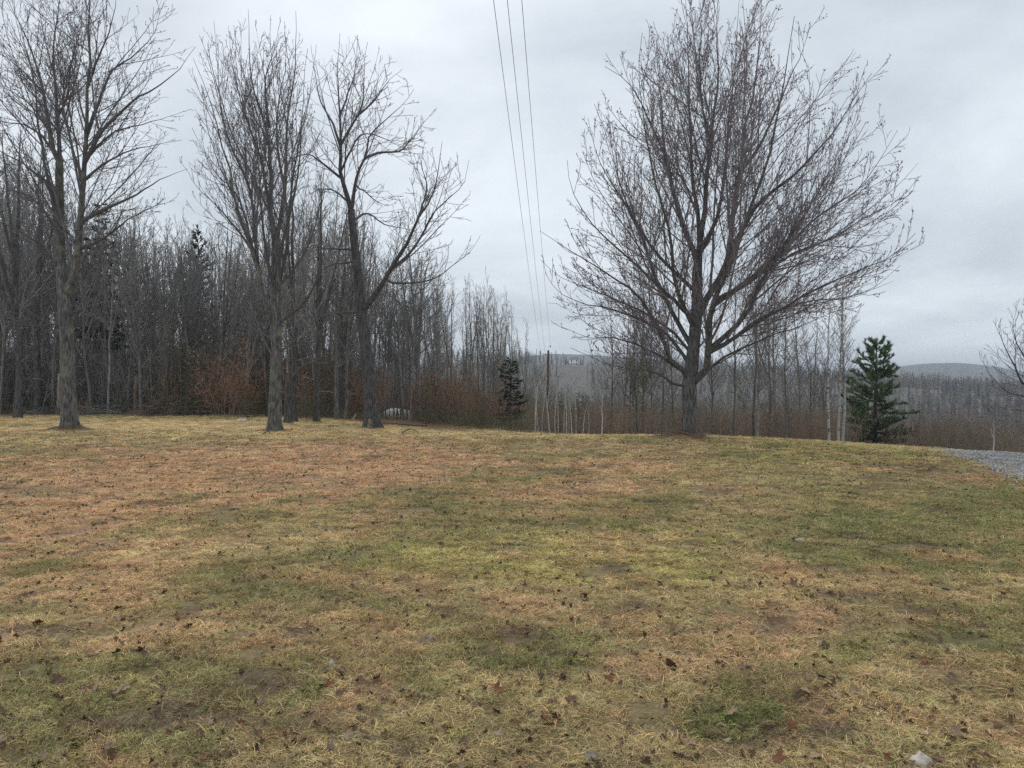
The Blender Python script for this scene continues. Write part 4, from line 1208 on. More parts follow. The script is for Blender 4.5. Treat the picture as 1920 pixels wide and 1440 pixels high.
tag(sp, 'narrow dense dark spruce deep in the woods left of the middle maple', 'tree')
x, z = ground_at(957, 38)
Hs = EYE + (720 - 668) / F * 38 - z
sp = conifer('spruce_tree', 64, Hs, .85, ([0, .3, .5, .75, 1], [1, 1, .9, .7, .3]), 'needle_dark', 84, up=-0.1, curl=0.12, per_m=90, ln=(0.1, 0.24), wid=(0.01, 0.022), start=0.1, trunk_r=.07)
sp.location = (x, 38, z)
tag(sp, 'short dark spruce at the right end of the woods', 'tree')
FIR = [conifer('young_fir', 70 + k, 3.0, 0.85, ([0, .2, .6, 1], [1, .95, .55, .06]), 'needle_green', 40, up=0.0, curl=0.12, per_m=90, ln=(0.08, 0.18), wid=(0.006, 0.014), start=0.03, trunk_r=.03) for k in range(2)]
ufi = [False] * 2
ROW_ = ((352, 41, 690), (380, 43, 668), (463, 40, 735), (300, 42, 720), (275, 42, 738), (345, 44, 650), (130, 43, 735), (230, 43, 745), (610, 41, 720), (655, 44, 715), (800, 40, 730), (815, 42, 715),
                  (890, 42, 740), (905, 40, 755), (690, 44, 712), (70, 45, 740), (1085, 46, 745), (1095, 48, 750), (1140, 48, 755), (1050, 52, 745), (575, 39, 735), (500, 42, 720))
for px, Y, top in ROW_:
    plant(FIR, ufi, int(px) % 2, px, Y - 3.5, top=top - 14, label=nth(px, [r_[0] for r_ in ROW_]) + ' young green fir from the left along the edge of the woods', cat='tree', group='young firs in the undergrowth', rng=rw, base_h=3.0)

# ------------------------------------------------------------------ shrubs, undergrowth and brush
def bush(name, seed, H, n_stem, spread, twig, leaf=None, leaf_n=1.0, leaf_r=0.03):
    rng = np.random.default_rng(seed)
    root = empty(name, (0, 0, 0))
    a = rng.uniform(0, 6.28, n_stem); r = spread * 0.3 * np.sqrt(rng.random(n_stem))
    K = 7
    el = np.radians(rng.uniform(55, 88, n_stem)); L = H * rng.uniform(0.6, 1.05, n_stem)
    P = np.empty((n_stem, K, 3)); P[:, 0] = np.stack([r * np.cos(a), r * np.sin(a), np.full(n_stem, -0.05)], 1)
    d = np.stack([np.cos(a) * np.cos(el), np.sin(a) * np.cos(el), np.sin(el)], 1)
    for k in range(1, K):
        P[:, k] = P[:, k - 1] + d * (L / (K - 1))[:, None]
        d = unit(d + rng.normal(size=(n_stem, 3)) * 0.09)
    R = (0.004 + 0.004 * L)[:, None] * (1 - 0.75 * np.linspace(0, 1, K))[None]
    v, q = tubes(P, R, 4)
    obj('stems', mesh_arrays('stems', v, q, mat=M[twig]), root)
    p1, r1 = grow(P, R, 3.2, 0.2, 1, (25, 60), (0.25, 0.5), 0.15, 1.2, 5, 0.3, 0.1, rng, 0.6, 0.009, 0.3, 0.05)
    p2, r2 = grow(p1, r1, 4.0, 0.2, 1, (25, 60), (0.3, 0.6), 0.1, 0.6, 4, 0.2, 0.1, rng, 0.7, 0.009, 0.4, 0.05)
    v, q = merge([tubes(p1, np.maximum(r1, .0035), 3), tubes(p2, np.maximum(r2, .003), 3)])
    cr_ = obj('crown', mesh_arrays('crown', v, q, mat=M[twig]), root)
    if leaf:
        m = int(len(p2) * 2.2 * leaf_n)
        i = rng.integers(0, len(p2), m); k = rng.integers(1, 4, m)
        c_ = p2[i, k]
        u_ = unit(rng.normal(size=(m, 3))); w_ = unit(np.cross(u_, rng.normal(size=(m, 3))))
        l_ = leaf_r * rng.uniform(0.7, 1.4, m)[:, None]
        vv = np.stack([c_, c_ + u_ * l_ + w_ * l_ * .5, c_ + u_ * l_ * 2, c_ + u_ * l_ - w_ * l_ * .5], 1).reshape(-1, 3)
        obj('leaves', mesh_arrays('leaves', vv, np.arange(4 * m).reshape(-1, 4), mat=M[leaf], smooth=False), cr_)['kind'] = 'stuff'
    return root


RUST = [bush('beech_shrub', 600 + k, 4.0, 11, 1.8, 'brush', 'rust', 11.0, 0.024) for k in range(2)]
uru = [False] * 2
ROW_ = ((300, 42, 715), (332, 43, 700), (395, 42.5, 668), (406, 41.5, 690), (470, 42.5, 700), (650, 42, 715), (790, 42, 700), (816, 41, 712), (873, 40, 705), (902, 39, 715), (930, 38, 725), (690, 44, 690), (418, 39.5, 645), (437, 41, 650), (452, 40, 690), (425, 43, 660), (560, 40, 690), (585, 42, 700), (668, 42, 705), (706, 41, 690), (782, 43, 700), (800, 46, 705), (845, 41, 680), (860, 44, 690), (835, 46, 675),
                  (620, 44, 690), (160, 41, 745), (780, 44, 740))
for px, Y, top in ROW_:
    plant(RUST, uru, int(px) % 2, px, Y - 3.0, top=top - 10, label=nth(px, [r_[0] for r_ in ROW_]) + ' rusty young beech from the left holding dead leaves in the woods', cat='shrub', group='rusty beeches in the woods', rng=rw, base_h=4.0, wide=.8)
BRB = [bush('bare_shrub', 620 + k, 3.0, 14, 2.2, 'brush') for k in range(3)]
ubr = [False] * 3
for k in range(46):
    px = rw.uniform(985, 1900); Y = rw.uniform(33, 60)
    plant(BRB, ubr, k % 3, px, Y, top=rw.uniform(742, 800), label='brown bare shrub in the thicket below the brow of the lawn', cat='shrub', group='brown shrubs below the brow', rng=rw, base_h=3.0)
for px, Y, top, lab in ((1750, 34, 782, 'rounded brown shrub beyond the brow left of the gravel drive'), (1785, 36, 778, 'wide brown shrub just behind the left one beyond the drive'), (1600, 31, 790, 'small brown shrub at the foot of the birch pair')):
    plant(BRB, ubr, 0, px, Y, top=top, label=lab, cat='shrub', rng=rw, base_h=3.0)


def stem_cluster(name, seed, twigs=2.2, r=0.011, n=9, H=(2.2, 4.0), spread=.7):
    rng = np.random.default_rng(seed)
    K = 5
    P = np.empty((n, K, 3)); P[:, 0] = np.stack([rng.normal(0, spread, n), rng.normal(0, spread, n), np.full(n, -.1)], 1)
    L = rng.uniform(H[0], H[1], n)
    d = unit(np.stack([rng.normal(0, .13, n), rng.normal(0, .13, n), np.ones(n)], 1))
    for k in range(1, K):
        P[:, k] = P[:, k - 1] + d * (L / (K - 1))[:, None]
        d = unit(d + rng.normal(size=(n, 3)) * np.array([.08, .08, .02]))
    R = (r * (0.6 + 0.14 * L))[:, None] * (1 - 0.7 * np.linspace(0, 1, K))[None]
    p1, r1 = grow(P, R, twigs, 0.15, 1, (20, 50), (0.2, 0.4), 0.3, 1.6, 4, 0.4, 0.1, rng, 0.6, 0.008, 0.4)
    p2, r2 = grow(p1, r1, 2.2, 0.15, 1, (20, 55), (0.3, 0.55), 0.2, .7, 3, 0.3, 0.1, rng, 0.7, 0.009, 0.4)
    v, q = merge([tubes(P, R, 4), tubes(p1, np.maximum(r1, .0055), 3), tubes(p2, np.maximum(r2, .0045), 3)])
    return mesh_arrays(name, v, q, mat=M['stem'], attrs={'shade': ('FLOAT_COLOR', np.repeat(rng.uniform(.75, 1.25, (len(v) // 3 + 1, 1)), 12, 0).reshape(-1, 4)[:len(v)])})


M['stem'] = tint_mat('thicket_stem')
CLUST = [stem_cluster('stem_cluster_%d' % k, 830 + k) for k in range(6)]


def thicket(name, label, pts, H, c0, c1, seed, base=3.4, warm=None):
    """a mass of thin stems nobody could count"""
    rng = np.random.default_rng(seed)
    n = len(pts)
    u = np.clip(fbm(pts[:, 0] / 4, pts[:, 1] / 4, seed, 3) * 2 - .5 + rng.normal(0, .15, n), 0, 1)[:, None]
    tint = (np.array(c0) * (1 - u) + np.array(c1) * u) * rng.uniform(.75, 1.25, n)[:, None]
    if warm is not None:
        g_ = np.clip((fbm(pts[:, 0] / 2.5, pts[:, 1] / 2.5, seed + 3, 2) - .5) * 6 + .5, 0, 1)[:, None]
        wc = np.array([.12, .13, .07]) * (1 - g_) + np.array([.25, .155, .11]) * g_
        tint = tint * (1 - warm[:, None]) + wc * warm[:, None]
    s_ = H / base
    w_ = np.maximum(s_, .35) * rng.uniform(.9, 1.3, n)
    return scatter(name, pts, np.stack([0 * s_, 0 * s_, rng.uniform(0, 6.28, n)], 1), np.stack([w_, w_, s_], 1), rng.integers(0, 6, n),
                   np.concatenate([tint, np.ones((n, 1))], 1), CLUST, label)


n = 1200
px = rw.uniform(-120, 990, n); Y = 41 + 60 * rw.random(n) ** 1.4
Y = np.maximum(Y, np.interp(px, [0, 300, 450, 560, 700, 850, 985], [41, 42, 41, 38, 38, 36, 37]))
x = (px - 960) / F * Y
clear = (px > 700) & (px < 775) & (rw.random(n) < .6)
k = ~clear
x, Y = x[k], Y[k]
Hu = rw.uniform(1.5, 6.5, len(x))
row_ = np.interp(x / Y * F + 960, [300, 650, 780], [590, 640, 690])
Hu = np.minimum(Hu, np.maximum(EYE - height(x, Y) + (720 - row_ - rw.uniform(-10, 60, len(x))) / F * Y, .8))
thicket('undergrowth', 'thin grey saplings crowding the floor of the woods', np.stack([x, Y, height(x, Y) - .05], 1), Hu, (.12, .115, .105), (.27, .25, .235), 81, warm=np.clip((x / Y * F + 960 - 270) / 60, 0, 1) * np.clip((58 - Y) / 8, 0, 1) * .9)
n = 1500
px = rw.uniform(975, 1960, n); Y = 33 + 85 * rw.random(n) ** 1.3
Y = np.where((px > 1585) & (px < 1720) & (Y < 44), Y + 14, Y)
x = (px - 960) / F * Y
zb_ = height(x, Y)
Hh = rw.uniform(1.6, 4.6, n) * np.clip(.35 + 1.3 * fbm(x / 5, Y / 5, 19, 2), .4, 1.2)
Hh = np.minimum(Hh, np.maximum(EYE - zb_ - Y * rw.uniform(22, 62, n) / F, .5)) * np.interp(px, [975, 1560, 1640, 1960], [1, 1, .8, .7])
thicket('brushwood', 'brown leafless regrowth covering the bank below the lawn', np.stack([x, Y, zb_ - .05], 1), Hh, (.2, .155, .12), (.36, .29, .225), 82, warm=np.full(n, .4))

# low twigs and ground plants along the edge of the woods
n = 420
px = rw.uniform(-60, 985, n)
Y = np.interp(px, [0, 300, 450, 560, 700, 850, 985], [39.5, 40.5, 40, 37, 36, 33, 31.5]) + rw.uniform(-.4, 5, n)
x = (px - 960) / F * Y
k = ~((px > 700) & (px < 778) & (rw.random(n) < .9))
thicket('edge_weeds', 'dry stalks and ferns along the edge of the woods', np.stack([x, Y, height(x, Y) - .02], 1)[k], rw.uniform(.25, 1.0, k.sum()), (.1, .11, .06), (.26, .2, .13), 83)


# ------------------------------------------------------------------ far woods on the hills: low trees in one mass
def far_tree(name, seed, mat, conif=False):
    rng = np.random.default_rng(seed)
    if conif:
        P = np.array([[[0, 0, 0], [0, 0, 1.0]]]); R = np.array([[.02, .004]])
        tv, tq = tubes(P, R, 4)
        m = 130
        t = rng.random(m) * .9 + .08; a = rng.uniform(0, 6.28, m); l = (1 - t) * .22 + .02
        p = np.stack([0 * t, 0 * t, t], 1); dd = np.stack([np.cos(a), np.sin(a), -.25 + 0 * a], 1)
        s_ = np.stack([-np.sin(a), np.cos(a), 0 * a], 1) * .035
        v = np.stack([p + dd * l[:, None] * .1 - s_, p + dd * l[:, None] * .1 + s_, p + dd * l[:, None]], 1).reshape(-1, 3)
        me = mesh_arrays(name, np.concatenate([tv, v]), tq, np.arange(3 * m).reshape(-1, 3) + len(tv), mat=M[mat],
                         attrs={'shade': ('FLOAT_COLOR', np.ones((len(tv) + 3 * m, 4)))})
        return me
    s = np.linspace(0, 1, 6)
    P = np.stack([.02 * np.sin(s * 4), .02 * np.cos(s * 3), s], 1)[None]; R = (.014 * (1 - .8 * s))[None]
    p1, r1 = grow(P, R, 1, .3, 1, (20, 45), (.18, .34), .08, .4, 4, .5, .08, rng, .6, .03, .3, count=16)
    p2, r2 = grow(p1, r1, 1, .2, 1, (20, 50), (.35, .6), .05, .2, 3, .4, .1, rng, .7, .03, .4, count=6)
    v, q = merge([tubes(P, R, 4), tubes(p1, np.maximum(r1, .0035), 3), tubes(p2, np.maximum(r2, .003), 3)])
    return mesh_arrays(name, v, q, mat=M[mat], attrs={'shade': ('FLOAT_COLOR', np.ones((len(v), 4)))})


M['far_twig'] = tint_mat('far_twig')
fp = [far_tree('far_tree_%d' % k, 900 + k, 'far_twig') for k in range(4)] + [far_tree('far_tree_%d' % (4 + k), 910 + k, 'far_twig', True) for k in range(2)]
rf = np.random.default_rng(77)
X_, Y_ = [], []
for y0, y1, nn in ((95, 200, 2600), (200, 420, 6500), (420, 900, 9000), (900, 1500, 3500)):
    y = np.sqrt(rf.uniform(y0 ** 2, y1 ** 2, nn)); X_.append(rf.uniform(-.62, .82, nn) * y); Y_.append(y)
X_, Y_ = np.concatenate(X_), np.concatenate(Y_)
hx, hy = (1076 - 960) / F * 620, 620.0
clearing = (((X_ - hx - 12) / 40) ** 2 + ((Y_ - hy + 30) / 60) ** 2 < 1) | ((np.abs(X_ - hx * Y_ / hy) < 9) & (Y_ > 470) & (Y_ < hy + 4)) | (np.hypot(X_ - (1025 - 960) / F * 70, Y_ - 70) < 6)
k = ~clearing
X_, Y_ = X_[k], Y_[k]
n = len(X_)
isc = (rf.random(n) < .05 + .25 * (fbm(X_ / 60, Y_ / 60, 8, 3) > .62))
grn = np.clip((fbm(X_ / 45, Y_ / 45, 15, 3) - .43) * 5, 0, 1) * np.clip(1 - np.abs(X_ / Y_ - .1) * 3, .15, 1)
ht = rf.uniform(7, 13, n) * np.interp(Y_, [95, 160, 300], [.55, .8, 1.0])
hw = ht * rf.uniform(.8, 1.25, n)
c0, c1, c2 = np.array([.17, .143, .125]), np.array([.15, .17, .08]), np.array([.04, .055, .036])
brn = np.clip((fbm(X_ / 38, Y_ / 38, 33, 3) - .5) * 5 + .4, 0, 1)[:, None]
tint = (c0 * (1 - brn) + np.array([.2, .135, .1]) * brn) * (1 - grn[:, None]) + c1 * grn[:, None]
tint = tint * (.6 + .8 * fbm(X_ / 25, Y_ / 25, 37, 3))[:, None]
tint = np.where(isc[:, None], c2, tint) * rf.uniform(.7, 1.35, n)[:, None]
tint = np.concatenate([tint, np.ones((n, 1))], 1)
idx = np.where(isc, 4 + rf.integers(0, 2, n), rf.integers(0, 4, n))
scatter('hillside_woods', np.stack([X_, Y_, height(X_, Y_) - .2], 1), np.stack([0 * X_, 0 * X_, rf.uniform(0, 6.28, n)], 1), np.stack([hw, hw, ht], 1), idx, tint, fp,
        'leafless woods covering the valley and the hills beyond')

# ------------------------------------------------------------------ house on the far hillside
def box(x0, x1, y0, y1, z0, z1):
    v = np.array([(x, y, z) for z in (z0, z1) for y in (y0, y1) for x in (x0, x1)], float)
    q = np.array([(0, 2, 3, 1), (4, 5, 7, 6), (0, 1, 5, 4), (2, 6, 7, 3), (0, 4, 6, 2), (1, 3, 7, 5)])
    return v, q


hz = h1(hx, hy)
house = empty('house', (hx, hy, hz))
tag(house, 'small white house on the wooded hillside across the valley', 'house')
v, q = box(-3.2, 3.2, -2.5, 2.5, -1.0, 5.0)
obj('wall', mesh_arrays('wall', v, q, mat=M['house_white'], smooth=False), house)
rv = np.array([(-3.6, -2.9, 4.9), (3.6, -2.9, 4.9), (3.6, 2.9, 4.9), (-3.6, 2.9, 4.9), (-3.6, 0, 7.2), (3.6, 0, 7.2)], float)
obj('roof', mesh_arrays('roof', rv, np.array([(0, 1, 5, 4), (2, 3, 4, 5)]), np.array([(0, 4, 3), (1, 2, 5)]), mat=M['roof_grey'], smooth=False), house)
wv, wq = box(-.45, .45, -.05, .05, -.7, .7)
wme = mesh_arrays('window', wv, wq, mat=M['glass_dark'], smooth=False)
for dx_, dz_ in ((-2, 1.5), (0, 1.5), (2, 1.5), (-2, 3.8), (2, 3.8)):
    obj('window', wme, house, (dx_, -2.52, dz_))

# ------------------------------------------------------------------ white cover glimpsed between the trunks
YC = 52.0
xc0, zc = ground_at(748, YC)
u_ = np.linspace(-1, 1, 13)[:, None]; a_ = np.linspace(0, math.pi, 11)[None]
shp = np.sqrt(np.clip(1 - np.abs(u_) ** 3.2, 0.02, 1))
cvx = np.stack([u_ * 1.15 + 0 * a_, np.cos(a_) * .75 * shp, np.sin(a_) ** .8 * .7 * shp * (1 - .12 * u_) + .02 * np.sin(u_ * 17 + a_ * 3)], -1).reshape(-1, 3)
ci_ = np.arange(13 * 11).reshape(13, 11)
cq_ = np.stack([ci_[:-1, :-1], ci_[1:, :-1], ci_[1:, 1:], ci_[:-1, 1:]], -1).reshape(-1, 4)
cover = tag(obj('tarpaulin_cover', mesh_arrays('tarpaulin_cover', cvx, cq_, mat=M['house_white']), None, (xc0, YC, zc - .12)), 'low white tarpaulin cover glimpsed between trunks right of the leaning tree', 'cover')

# ------------------------------------------------------------------ power pole and wires
PYD = 70.0
pxx = (1026 - 960) / F * PYD
pz = h1(pxx, PYD)
ptop = EYE + (720 - 657) / F * PYD - pz
pole = empty('utility_pole', (pxx, PYD, pz))
tag(pole, 'brown wooden utility pole below the brow, carrying the wires', 'utility pole')
s = np.linspace(0, 1, 8)
v, q = tubes(np.stack([.012 * ptop * s, 0 * s, -.3 + (ptop + .3) * s], 1)[None], (.125 - .035 * s)[None], 12)
tv, tq = v, q
cap = np.vstack([v[-12:], [v[-12:].mean(0) + [0, 0, .03]]])
obj('shaft', mesh_arrays('shaft', np.vstack([v, cap[-1:]]), q, np.array([(len(v) - 12 + k, len(v) - 12 + (k + 1) % 12, len(v)) for k in range(12)]), mat=M['pole_wood']), pole)
NEAR_Y, NEAR_Z = -12.0, 11.0
WIRES = [((926.5, 0), (1013.5, 661), 'leftmost of the three overhead wires'), ((952, 0), (1022.5, 664), 'middle of the three overhead wires'), ((979, 0), (1032, 648), 'rightmost of the three overhead wires')]
for (tx, ty), (ex, ey), lab in WIRES:
    E = np.array([(ex - 960) / F * PYD, PYD, EYE + (720 - ey) / F * PYD])
    # the wire passes through the sight line at the top of the frame at distance yt
    sl = (NEAR_Z - E[2]) / (PYD - NEAR_Y)
    yt = (E[2] + sl * PYD - EYE - .35) / (720 / F + sl)
    xt = (tx - 960) / F * yt
    u = (NEAR_Y - yt) / (PYD - yt)
    A = np.array([xt + (E[0] - xt) * u, NEAR_Y, NEAR_Z])
    t = np.linspace(0, 1, 60)
    W = A[None] * (1 - t)[:, None] + E[None] * t[:, None]
    W[:, 2] -= 4 * 0.5 * t * (1 - t)
    v, q = tubes(W[None], np.full((1, 60), .0055), 6)
    tag(obj('overhead_wire', mesh_arrays('overhead_wire', v, q, mat=M['wire'])), 'thin dark ' + lab + ' running down to the pole', 'wire')
    # bracket and insulator that hold it
    loc = E - np.array([pxx, PYD, pz])
    ax_ = .012 * ptop * np.clip(loc[2] / ptop, 0, 1)
    B = np.array([[[ax_, 0, loc[2] - .14], [loc[0], 0, loc[2] - .06]]])
    v, q = tubes(B, np.full((1, 2), .018), 6)
    bo = obj('bracket', mesh_arrays('bracket', v, q, mat=M['metal']), pole)
    v, q = tubes(np.array([[[loc[0], 0, loc[2] - .16], [loc[0], 0, loc[2] - .08], [loc[0], 0, loc[2]]]]), np.array([[.035, .05, .03]]), 8)
    obj('insulator', mesh_arrays('insulator', v, q, mat=M['metal']), bo)

# ------------------------------------------------------------------ logs, stubs, rocks and sticks
def log(name, a, b, r0, r1, mat, label, cat='log', bend=0.0, jag=0.0, seed=0, K=10, sides=10):
    rng = np.random.default_rng(seed)
    a, b = np.array(a, float), np.array(b, float)
    t = np.linspace(0, 1, K)
    P = (b - a)[None] * t[:, None]
    P[:, 2] += bend * np.sin(t * math.pi)
    P[1:-1] += rng.normal(size=(K - 2, 3)) * r0 * .12
    R = (r0 + (r1 - r0) * t) * rng.uniform(.92, 1.08, K)
    v, q = tubes(P[None], R[None], sides)
    ax_ = unit((b - a)[None])[0]
    v[-sides:] += ax_[None] * (rng.random(sides) * jag)[:, None]
    n0 = len(v)
    v = np.vstack([v, v[:sides].mean(0), v[-sides:].mean(0) - ax_ * jag * .2])
    tr = [(k2, n0, (k2 + 1) % sides) for k2 in range(sides)][0:]
    tr += [(n0 - sides + k2, n0 - sides + (k2 + 1) % sides, n0 + 1) for k2 in range(sides)]
    o = obj(name, mesh_arrays(name, v, q, np.array(tr), mat=M[mat]), None, a)
    return tag(o, label, cat)


def wpt(px, py, Y):
    return ((px - 960) / F * Y, Y, EYE + (720 - py) / F * Y)


log('fallen_log', wpt(168, 733, 41.5), wpt(292, 778, 40.2), .13, .09, 'bark_dark', 'dark fallen trunk sloping down behind the leftmost maple', seed=1)
x, z = ground_at(254, 40.3)
log('broken_stub', (x, 40.3, z - .1), wpt(255, 712, 40.3), .14, .10, 'wood_red', 'reddish broken tree stub at the edge of the woods', 'stump', jag=.3, seed=2)
log('fallen_log', wpt(40, 768, 41), wpt(116, 763, 41), .07, .06, 'bark_dark', 'low dark log lying left of the leftmost maple', seed=3)
x, z = ground_at(693, 28.0)
log('stump', (x, 28.0, z - .05), (x + .03, 28.0, z + .26), .10, .08, 'rock_grey', 'small pale stump in front of the leaning tree', 'stump', jag=.08, seed=4)
x, z = ground_at(109, 40)
log('broken_stub', (x, 40, z - .1), (x + .05, 40, z + 2.0), .10, .07, 'wood_pale', 'pale broken stub close left of the leftmost maple', 'stump', jag=.25, seed=5)
x, z = ground_at(658, 34); x2, z2 = ground_at(667, 34)
log('pole_branch', (x, 34, z), wpt(668, 776, 34), .035, .025, 'wood_pale', 'pale stick leaning at the edge of the woods left of the leaning tree', 'branch', seed=6)
a = on_lawn(752, 814); b = on_lawn(785, 812)
log('curved_stick', (a[0], a[1], a[2] + .01), (b[0], b[1], b[2] + .01), .022, .012, 'bark_dark', 'dark arched stick lying on the lawn by the leaning tree', 'stick', bend=.14, seed=7)
a = on_lawn(485, 818); b = wpt(506, 806, 26.2)
log('stick', (a[0], a[1], a[2]), b, .018, .012, 'bark_dark', 'thin stick propped against the foot of the middle maple', 'stick', seed=8)
log('fallen_log', wpt(700, 793, 34), wpt(800, 800, 33), .07, .06, 'bark_dark', 'dark log along the ground below the white cover', seed=9)


def rock(name, px, py, r, mat, label, seed, sq=(1, 1, .6)):
    rng = np.random.default_rng(seed)
    x, y, z = on_lawn(px, py)
    nu, nv = 12, 7
    v = []
    ph = rng.uniform(0, 6.28, 6)
    for j in range(nv):
        th = math.pi * (j + .001) / (nv - 1 + .002)
        for i in range(nu):
            f = 2 * math.pi * i / nu
            rr = 1 + .16 * math.sin(2 * f + ph[0] + th) + .12 * math.sin(3 * f + ph[1]) * math.sin(2 * th + ph[2]) + .08 * math.sin(5 * f + ph[3] + 3 * th)
            v.append((rr * math.sin(th) * math.cos(f) * sq[0], rr * math.sin(th) * math.sin(f) * sq[1], rr * math.cos(th) * sq[2]))
    v = np.array(v) * r
    q = np.array([(j * nu + i, j * nu + (i + 1) % nu, (j + 1) * nu + (i + 1) % nu, (j + 1) * nu + i) for j in range(nv - 1) for i in range(nu)])
    o = obj(name, mesh_arrays(name, v, q[:, ::-1], mat=M[mat], smooth=False), None, (x, y, z + r * sq[2] * .12))
    o.rotation_euler = (0, 0, rng.uniform(0, 6))
    return tag(o, label, 'rock')


rock('rock', 1727, 1430, .044, 'rock_white', 'whitish rock in the grass at the bottom right', 1, (1.1, .9, .75))
rock('rock', 798, 1204, .072, 'rock_grey', 'flat grey rock in the grass below the middle of the lawn', 2, (1.3, .8, .4))
rock('rock', 1500, 1015, .05, 'rock_white', 'small white stone on the lawn right of the centre', 3, (1.1, .9, .5))
rock('rock', 1545, 985, .035, 'rock_white', 'tiny pale stone just beyond the small white one', 4, (1.3, .9, .4))
rock('rock', 453, 790, .2, 'rock_white', 'pale boulder at the edge of the woods left of the middle maple', 5, (1.4, .9, .45))
rock('rock', 1430, 1180, .036, 'rock_grey', 'small bluish stone in the tan patch at right', 6, (1.2, .8, .5))
rock('rock', 1107, 1420, .042, 'rock_grey', 'grey stone at the bottom edge right of the centre', 7, (1, .9, .4))
rock('rock', 622, 1252, .036, 'rock_white', 'upright pale stone beside the mud patch left of the centre', 8, (.55, .5, 1.1))
rock('rock', 1312, 910, .05, 'rock_white', 'tiny pale stone on the lawn below the broad maple', 9, (1.2, .8, .4))

# ------------------------------------------------------------------ dead leaves: the nearest one by one, the rest as litter
def leaf_mesh(name, seed, mat):
    rng = np.random.default_rng(seed)
    lobes = 5
    k = np.arange(20)
    a = k / 20 * 2 * math.pi
    r = .62 + .38 * np.abs(np.cos(a * lobes / 2)) ** .8
    r = r * (1 + .12 * rng.normal(size=20)) * (1 - .25 * np.cos(a))
    curl = rng.uniform(.15, .6)
    x = r * np.cos(a); y = r * np.sin(a) * rng.uniform(.65, .95)
    ax_ = rng.uniform(0, 3.14)
    d = x * math.cos(ax_) + y * math.sin(ax_)
    z = curl * d * d + .10 * rng.normal(size=20)
    inner = np.stack([x * .5, y * .5, z * .3 + .04 * rng.normal(size=20)], 1)
    v = np.vstack([np.stack([x, y, z], 1), inner, [[0, 0, 0]]])
    q = np.array([(i, (i + 1) % 20, 20 + (i + 1) % 20, 20 + i) for i in range(20)])
    t = np.array([(20 + i, 20 + (i + 1) % 20, 40) for i in range(20)])
    return mesh_arrays(name, v, q, t, mat=M[mat])


LKIND = [('leaf_dark', 'dark brown'), ('leaf_rust', 'rust coloured'), ('leaf_tan', 'pale tan'), ('leaf_grey', 'greyish brown')]
LME = [[leaf_mesh('dead_leaf', 40 + 7 * i + j, m) for j in range(4)] for i, (m, _) in enumerate(LKIND)]
rl = np.random.default_rng(9)
spots = []
for k in range(185):
    py = 930 + 505 * rl.random() ** .75
    spots.append((rl.uniform(-40, 1960), py))
for cx_, cy_, sx_, sy_, nn in ((1560, 1300, 50, 14, 10), (1350, 1385, 50, 20, 9), (650, 1290, 35, 16, 8), (700, 1390, 50, 24, 10), (200, 1310, 50, 10, 5), (210, 1225, 60, 8, 5), (1300, 1400, 30, 24, 5), (420, 1350, 50, 20, 7), (1720, 1170, 70, 16, 6), (870, 1420, 20, 12, 4), (60, 1285, 60, 30, 8)):
    for k in range(nn):
        spots.append((cx_ + rl.normal() * sx_, cy_ + rl.normal() * sy_))
for px, py in spots:
    x, y, z = on_lawn(px, max(py, 905))
    i = rl.choice(4, p=[.55, .17, .10, .18])
    o = obj('dead_leaf', LME[i][rl.integers(0, 4)], None, (x, y, z + .02))
    s = rl.uniform(.018, .042) * (1.0 if py < 1300 else .85)
    o.scale = (s, s, s)
    o.rotation_euler = (rl.normal() * .5, rl.normal() * .5, rl.uniform(0, 6.28))
    near = ('near the bottom edge' if py > 1200 else 'halfway up the lawn') + (' at left' if px < 640 else ' at the centre' if px < 1280 else ' at right')
    tag(o, 'curled %s dead leaf on the grass %s' % (LKIND[i][1], near), 'leaf', '%s dead leaves %s' % (LKIND[i][1], near))
n = 11000
y = 3 + 24 * rl.random(n) ** 1.2
x = rl.uniform(-.78, .78, n) * y
k = (x < drive_edge(y) - .3) & (crest_dist(x, y) < 1)
x, y = x[k], y[k]; n = len(x)
M['litter'] = tint_mat('litter_leaf')
lit = []
for j in range(4):
    me = leaf_mesh('litter_leaf_%d' % j, 70 + j, 'litter')
    a_ = me.attributes.new('shade', 'FLOAT_COLOR', 'POINT'); a_.data.foreach_set('color', np.ones(len(me.vertices) * 4, np.float32))
    lit.append(me)
ls = rl.uniform(.008, .026, n) * np.interp(y, [3, 10, 27], [.8, 1.15, 1.6])
tb = np.array([[.085, .052, .036], [.11, .068, .045], [.17, .09, .05], [.22, .155, .105]])[rl.choice(4, n, p=[.45, .3, .13, .12])] * rl.uniform(.7, 1.2, n)[:, None]
scatter('leaf_litter', np.stack([x, y, height(x, y) + .016], 1), np.stack([rl.normal(0, .5, n), rl.normal(0, .5, n), rl.uniform(0, 6.28, n)], 1), np.stack([ls, ls, ls], 1),
        rl.integers(0, 4, n), np.concatenate([tb, np.ones((n, 1))], 1), lit, 'small broken dead leaves strewn through the grass')

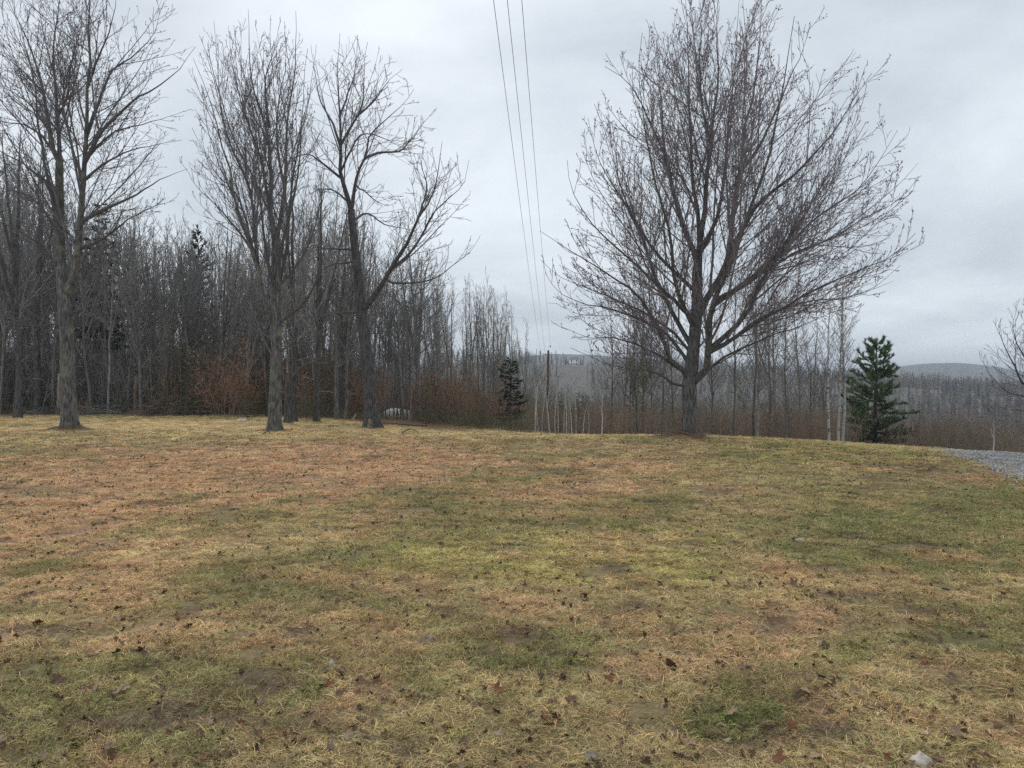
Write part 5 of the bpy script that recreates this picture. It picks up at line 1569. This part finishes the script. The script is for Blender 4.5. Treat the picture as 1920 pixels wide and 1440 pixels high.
# twigs heaped round the foot of the broad maple, shoots up its trunk, brush pile by the woods
def twig_heap(name, label, cx, cy, n, r, hgt, mat, seed, ln=(.3, .9), rad=.006, stand=0.0):
    rng = np.random.default_rng(seed)
    a = rng.uniform(0, 6.28, n); q_ = r * np.abs(rng.normal(0, .55, n))
    x = cx + q_ * np.cos(a) * 1.25; y = cy + q_ * np.sin(a)
    z = height(x, y) + hgt * rng.random(n) * np.exp(-(q_ / r) ** 2)
    b = rng.uniform(0, 6.28, n); el = rng.normal(.05, .18, n) + stand
    d = np.stack([np.cos(b) * np.cos(el), np.sin(b) * np.cos(el), np.sin(el)], 1)
    L = rng.uniform(ln[0], ln[1], n); K = 4
    P = np.empty((n, K, 3)); P[:, 0] = np.stack([x, y, z], 1) - d * L[:, None] / 2
    for k in range(1, K):
        P[:, k] = P[:, k - 1] + d * (L / (K - 1))[:, None]
        d = unit(d + rng.normal(size=(n, 3)) * .12)
    zz = height(P[..., 0].ravel(), P[..., 1].ravel()).reshape(n, K) + .01
    P[..., 2] = np.maximum(P[..., 2], zz)
    R = np.repeat(rad * rng.uniform(.5, 1.5, n)[:, None], K, 1) * np.array([1, .9, .75, .5])
    v, q = tubes(P, R, 4)
    return tag(obj(name, mesh_arrays(name, v, q, mat=M[mat])), label, kind='stuff')


twig_heap('fallen_twigs', 'dry twigs and stalks heaped round the foot of the broad maple', X_MAPLE - .1, Y_MAPLE - .15, 420, 1.0, .10, 'brush', 51, (.15, .55), .0045)
twig_heap('brush_pile', 'brown brush pile at the edge of the woods', *ground_at(335, 39.8)[:1], 39.8, 1500, 1.5, .9, 'brush', 52, (.5, 1.8), .009, .1)
twig_heap('fallen_twigs', 'grey dead branches lying on the floor of the woods behind the leftmost maple', *ground_at(200, 41)[:1], 41, 500, 3.4, .5, 'brush_grey', 53, (.6, 2.2), .014)
twig_heap('fallen_twigs', 'litter of stalks round the foot of the leftmost maple', X_LEFT, Y_LEFT - .1, 260, .8, .06, 'brush', 54, (.15, .5), .005)
rng = np.random.default_rng(55)
n = 46; K = 7
a = rng.uniform(0, 6.28, n); rr = rng.uniform(.2, .34, n)
P = np.empty((n, K, 3)); P[:, 0] = np.stack([rr * np.cos(a), rr * np.sin(a), 0 * a], 1)
d = unit(np.stack([-.12 * np.cos(a), -.12 * np.sin(a), np.ones(n)], 1)); L = rng.uniform(.35, 1.25, n)
for k in range(1, K):
    P[:, k] = P[:, k - 1] + d * (L / (K - 1))[:, None]
    d = unit(d + rng.normal(size=(n, 3)) * .13)
v, q = tubes(P, np.repeat(rng.uniform(.004, .009, n)[:, None], K, 1) * np.linspace(1, .5, K), 4)
obj('basal_shoots', mesh_arrays('basal_shoots', v, q, mat=M['brush']), maple)

# ------------------------------------------------------------------ haze in the valley air
hv, hq = box(-7000, 7000, -60, 4800, -45, 95)
hm = bpy.data.materials.new('haze')
hm.use_nodes = True
t = hm.node_tree
t.nodes.clear()
o_ = N(t, 'ShaderNodeOutputMaterial')
pvn = N(t, 'ShaderNodeVolumePrincipled')
pvn.inputs['Color'].default_value = (0.74, 0.84, 0.98, 1)
pvn.inputs['Density'].default_value = 0.00034
t.links.new(pvn.outputs[0], o_.inputs['Volume'])
tag(obj('haze', mesh_arrays('haze', hv, hq, mat=hm, smooth=False)), 'thin grey haze in the valley air', kind='stuff')
print('trees in the woods', n_wood, 'grass tufts', len(PX))
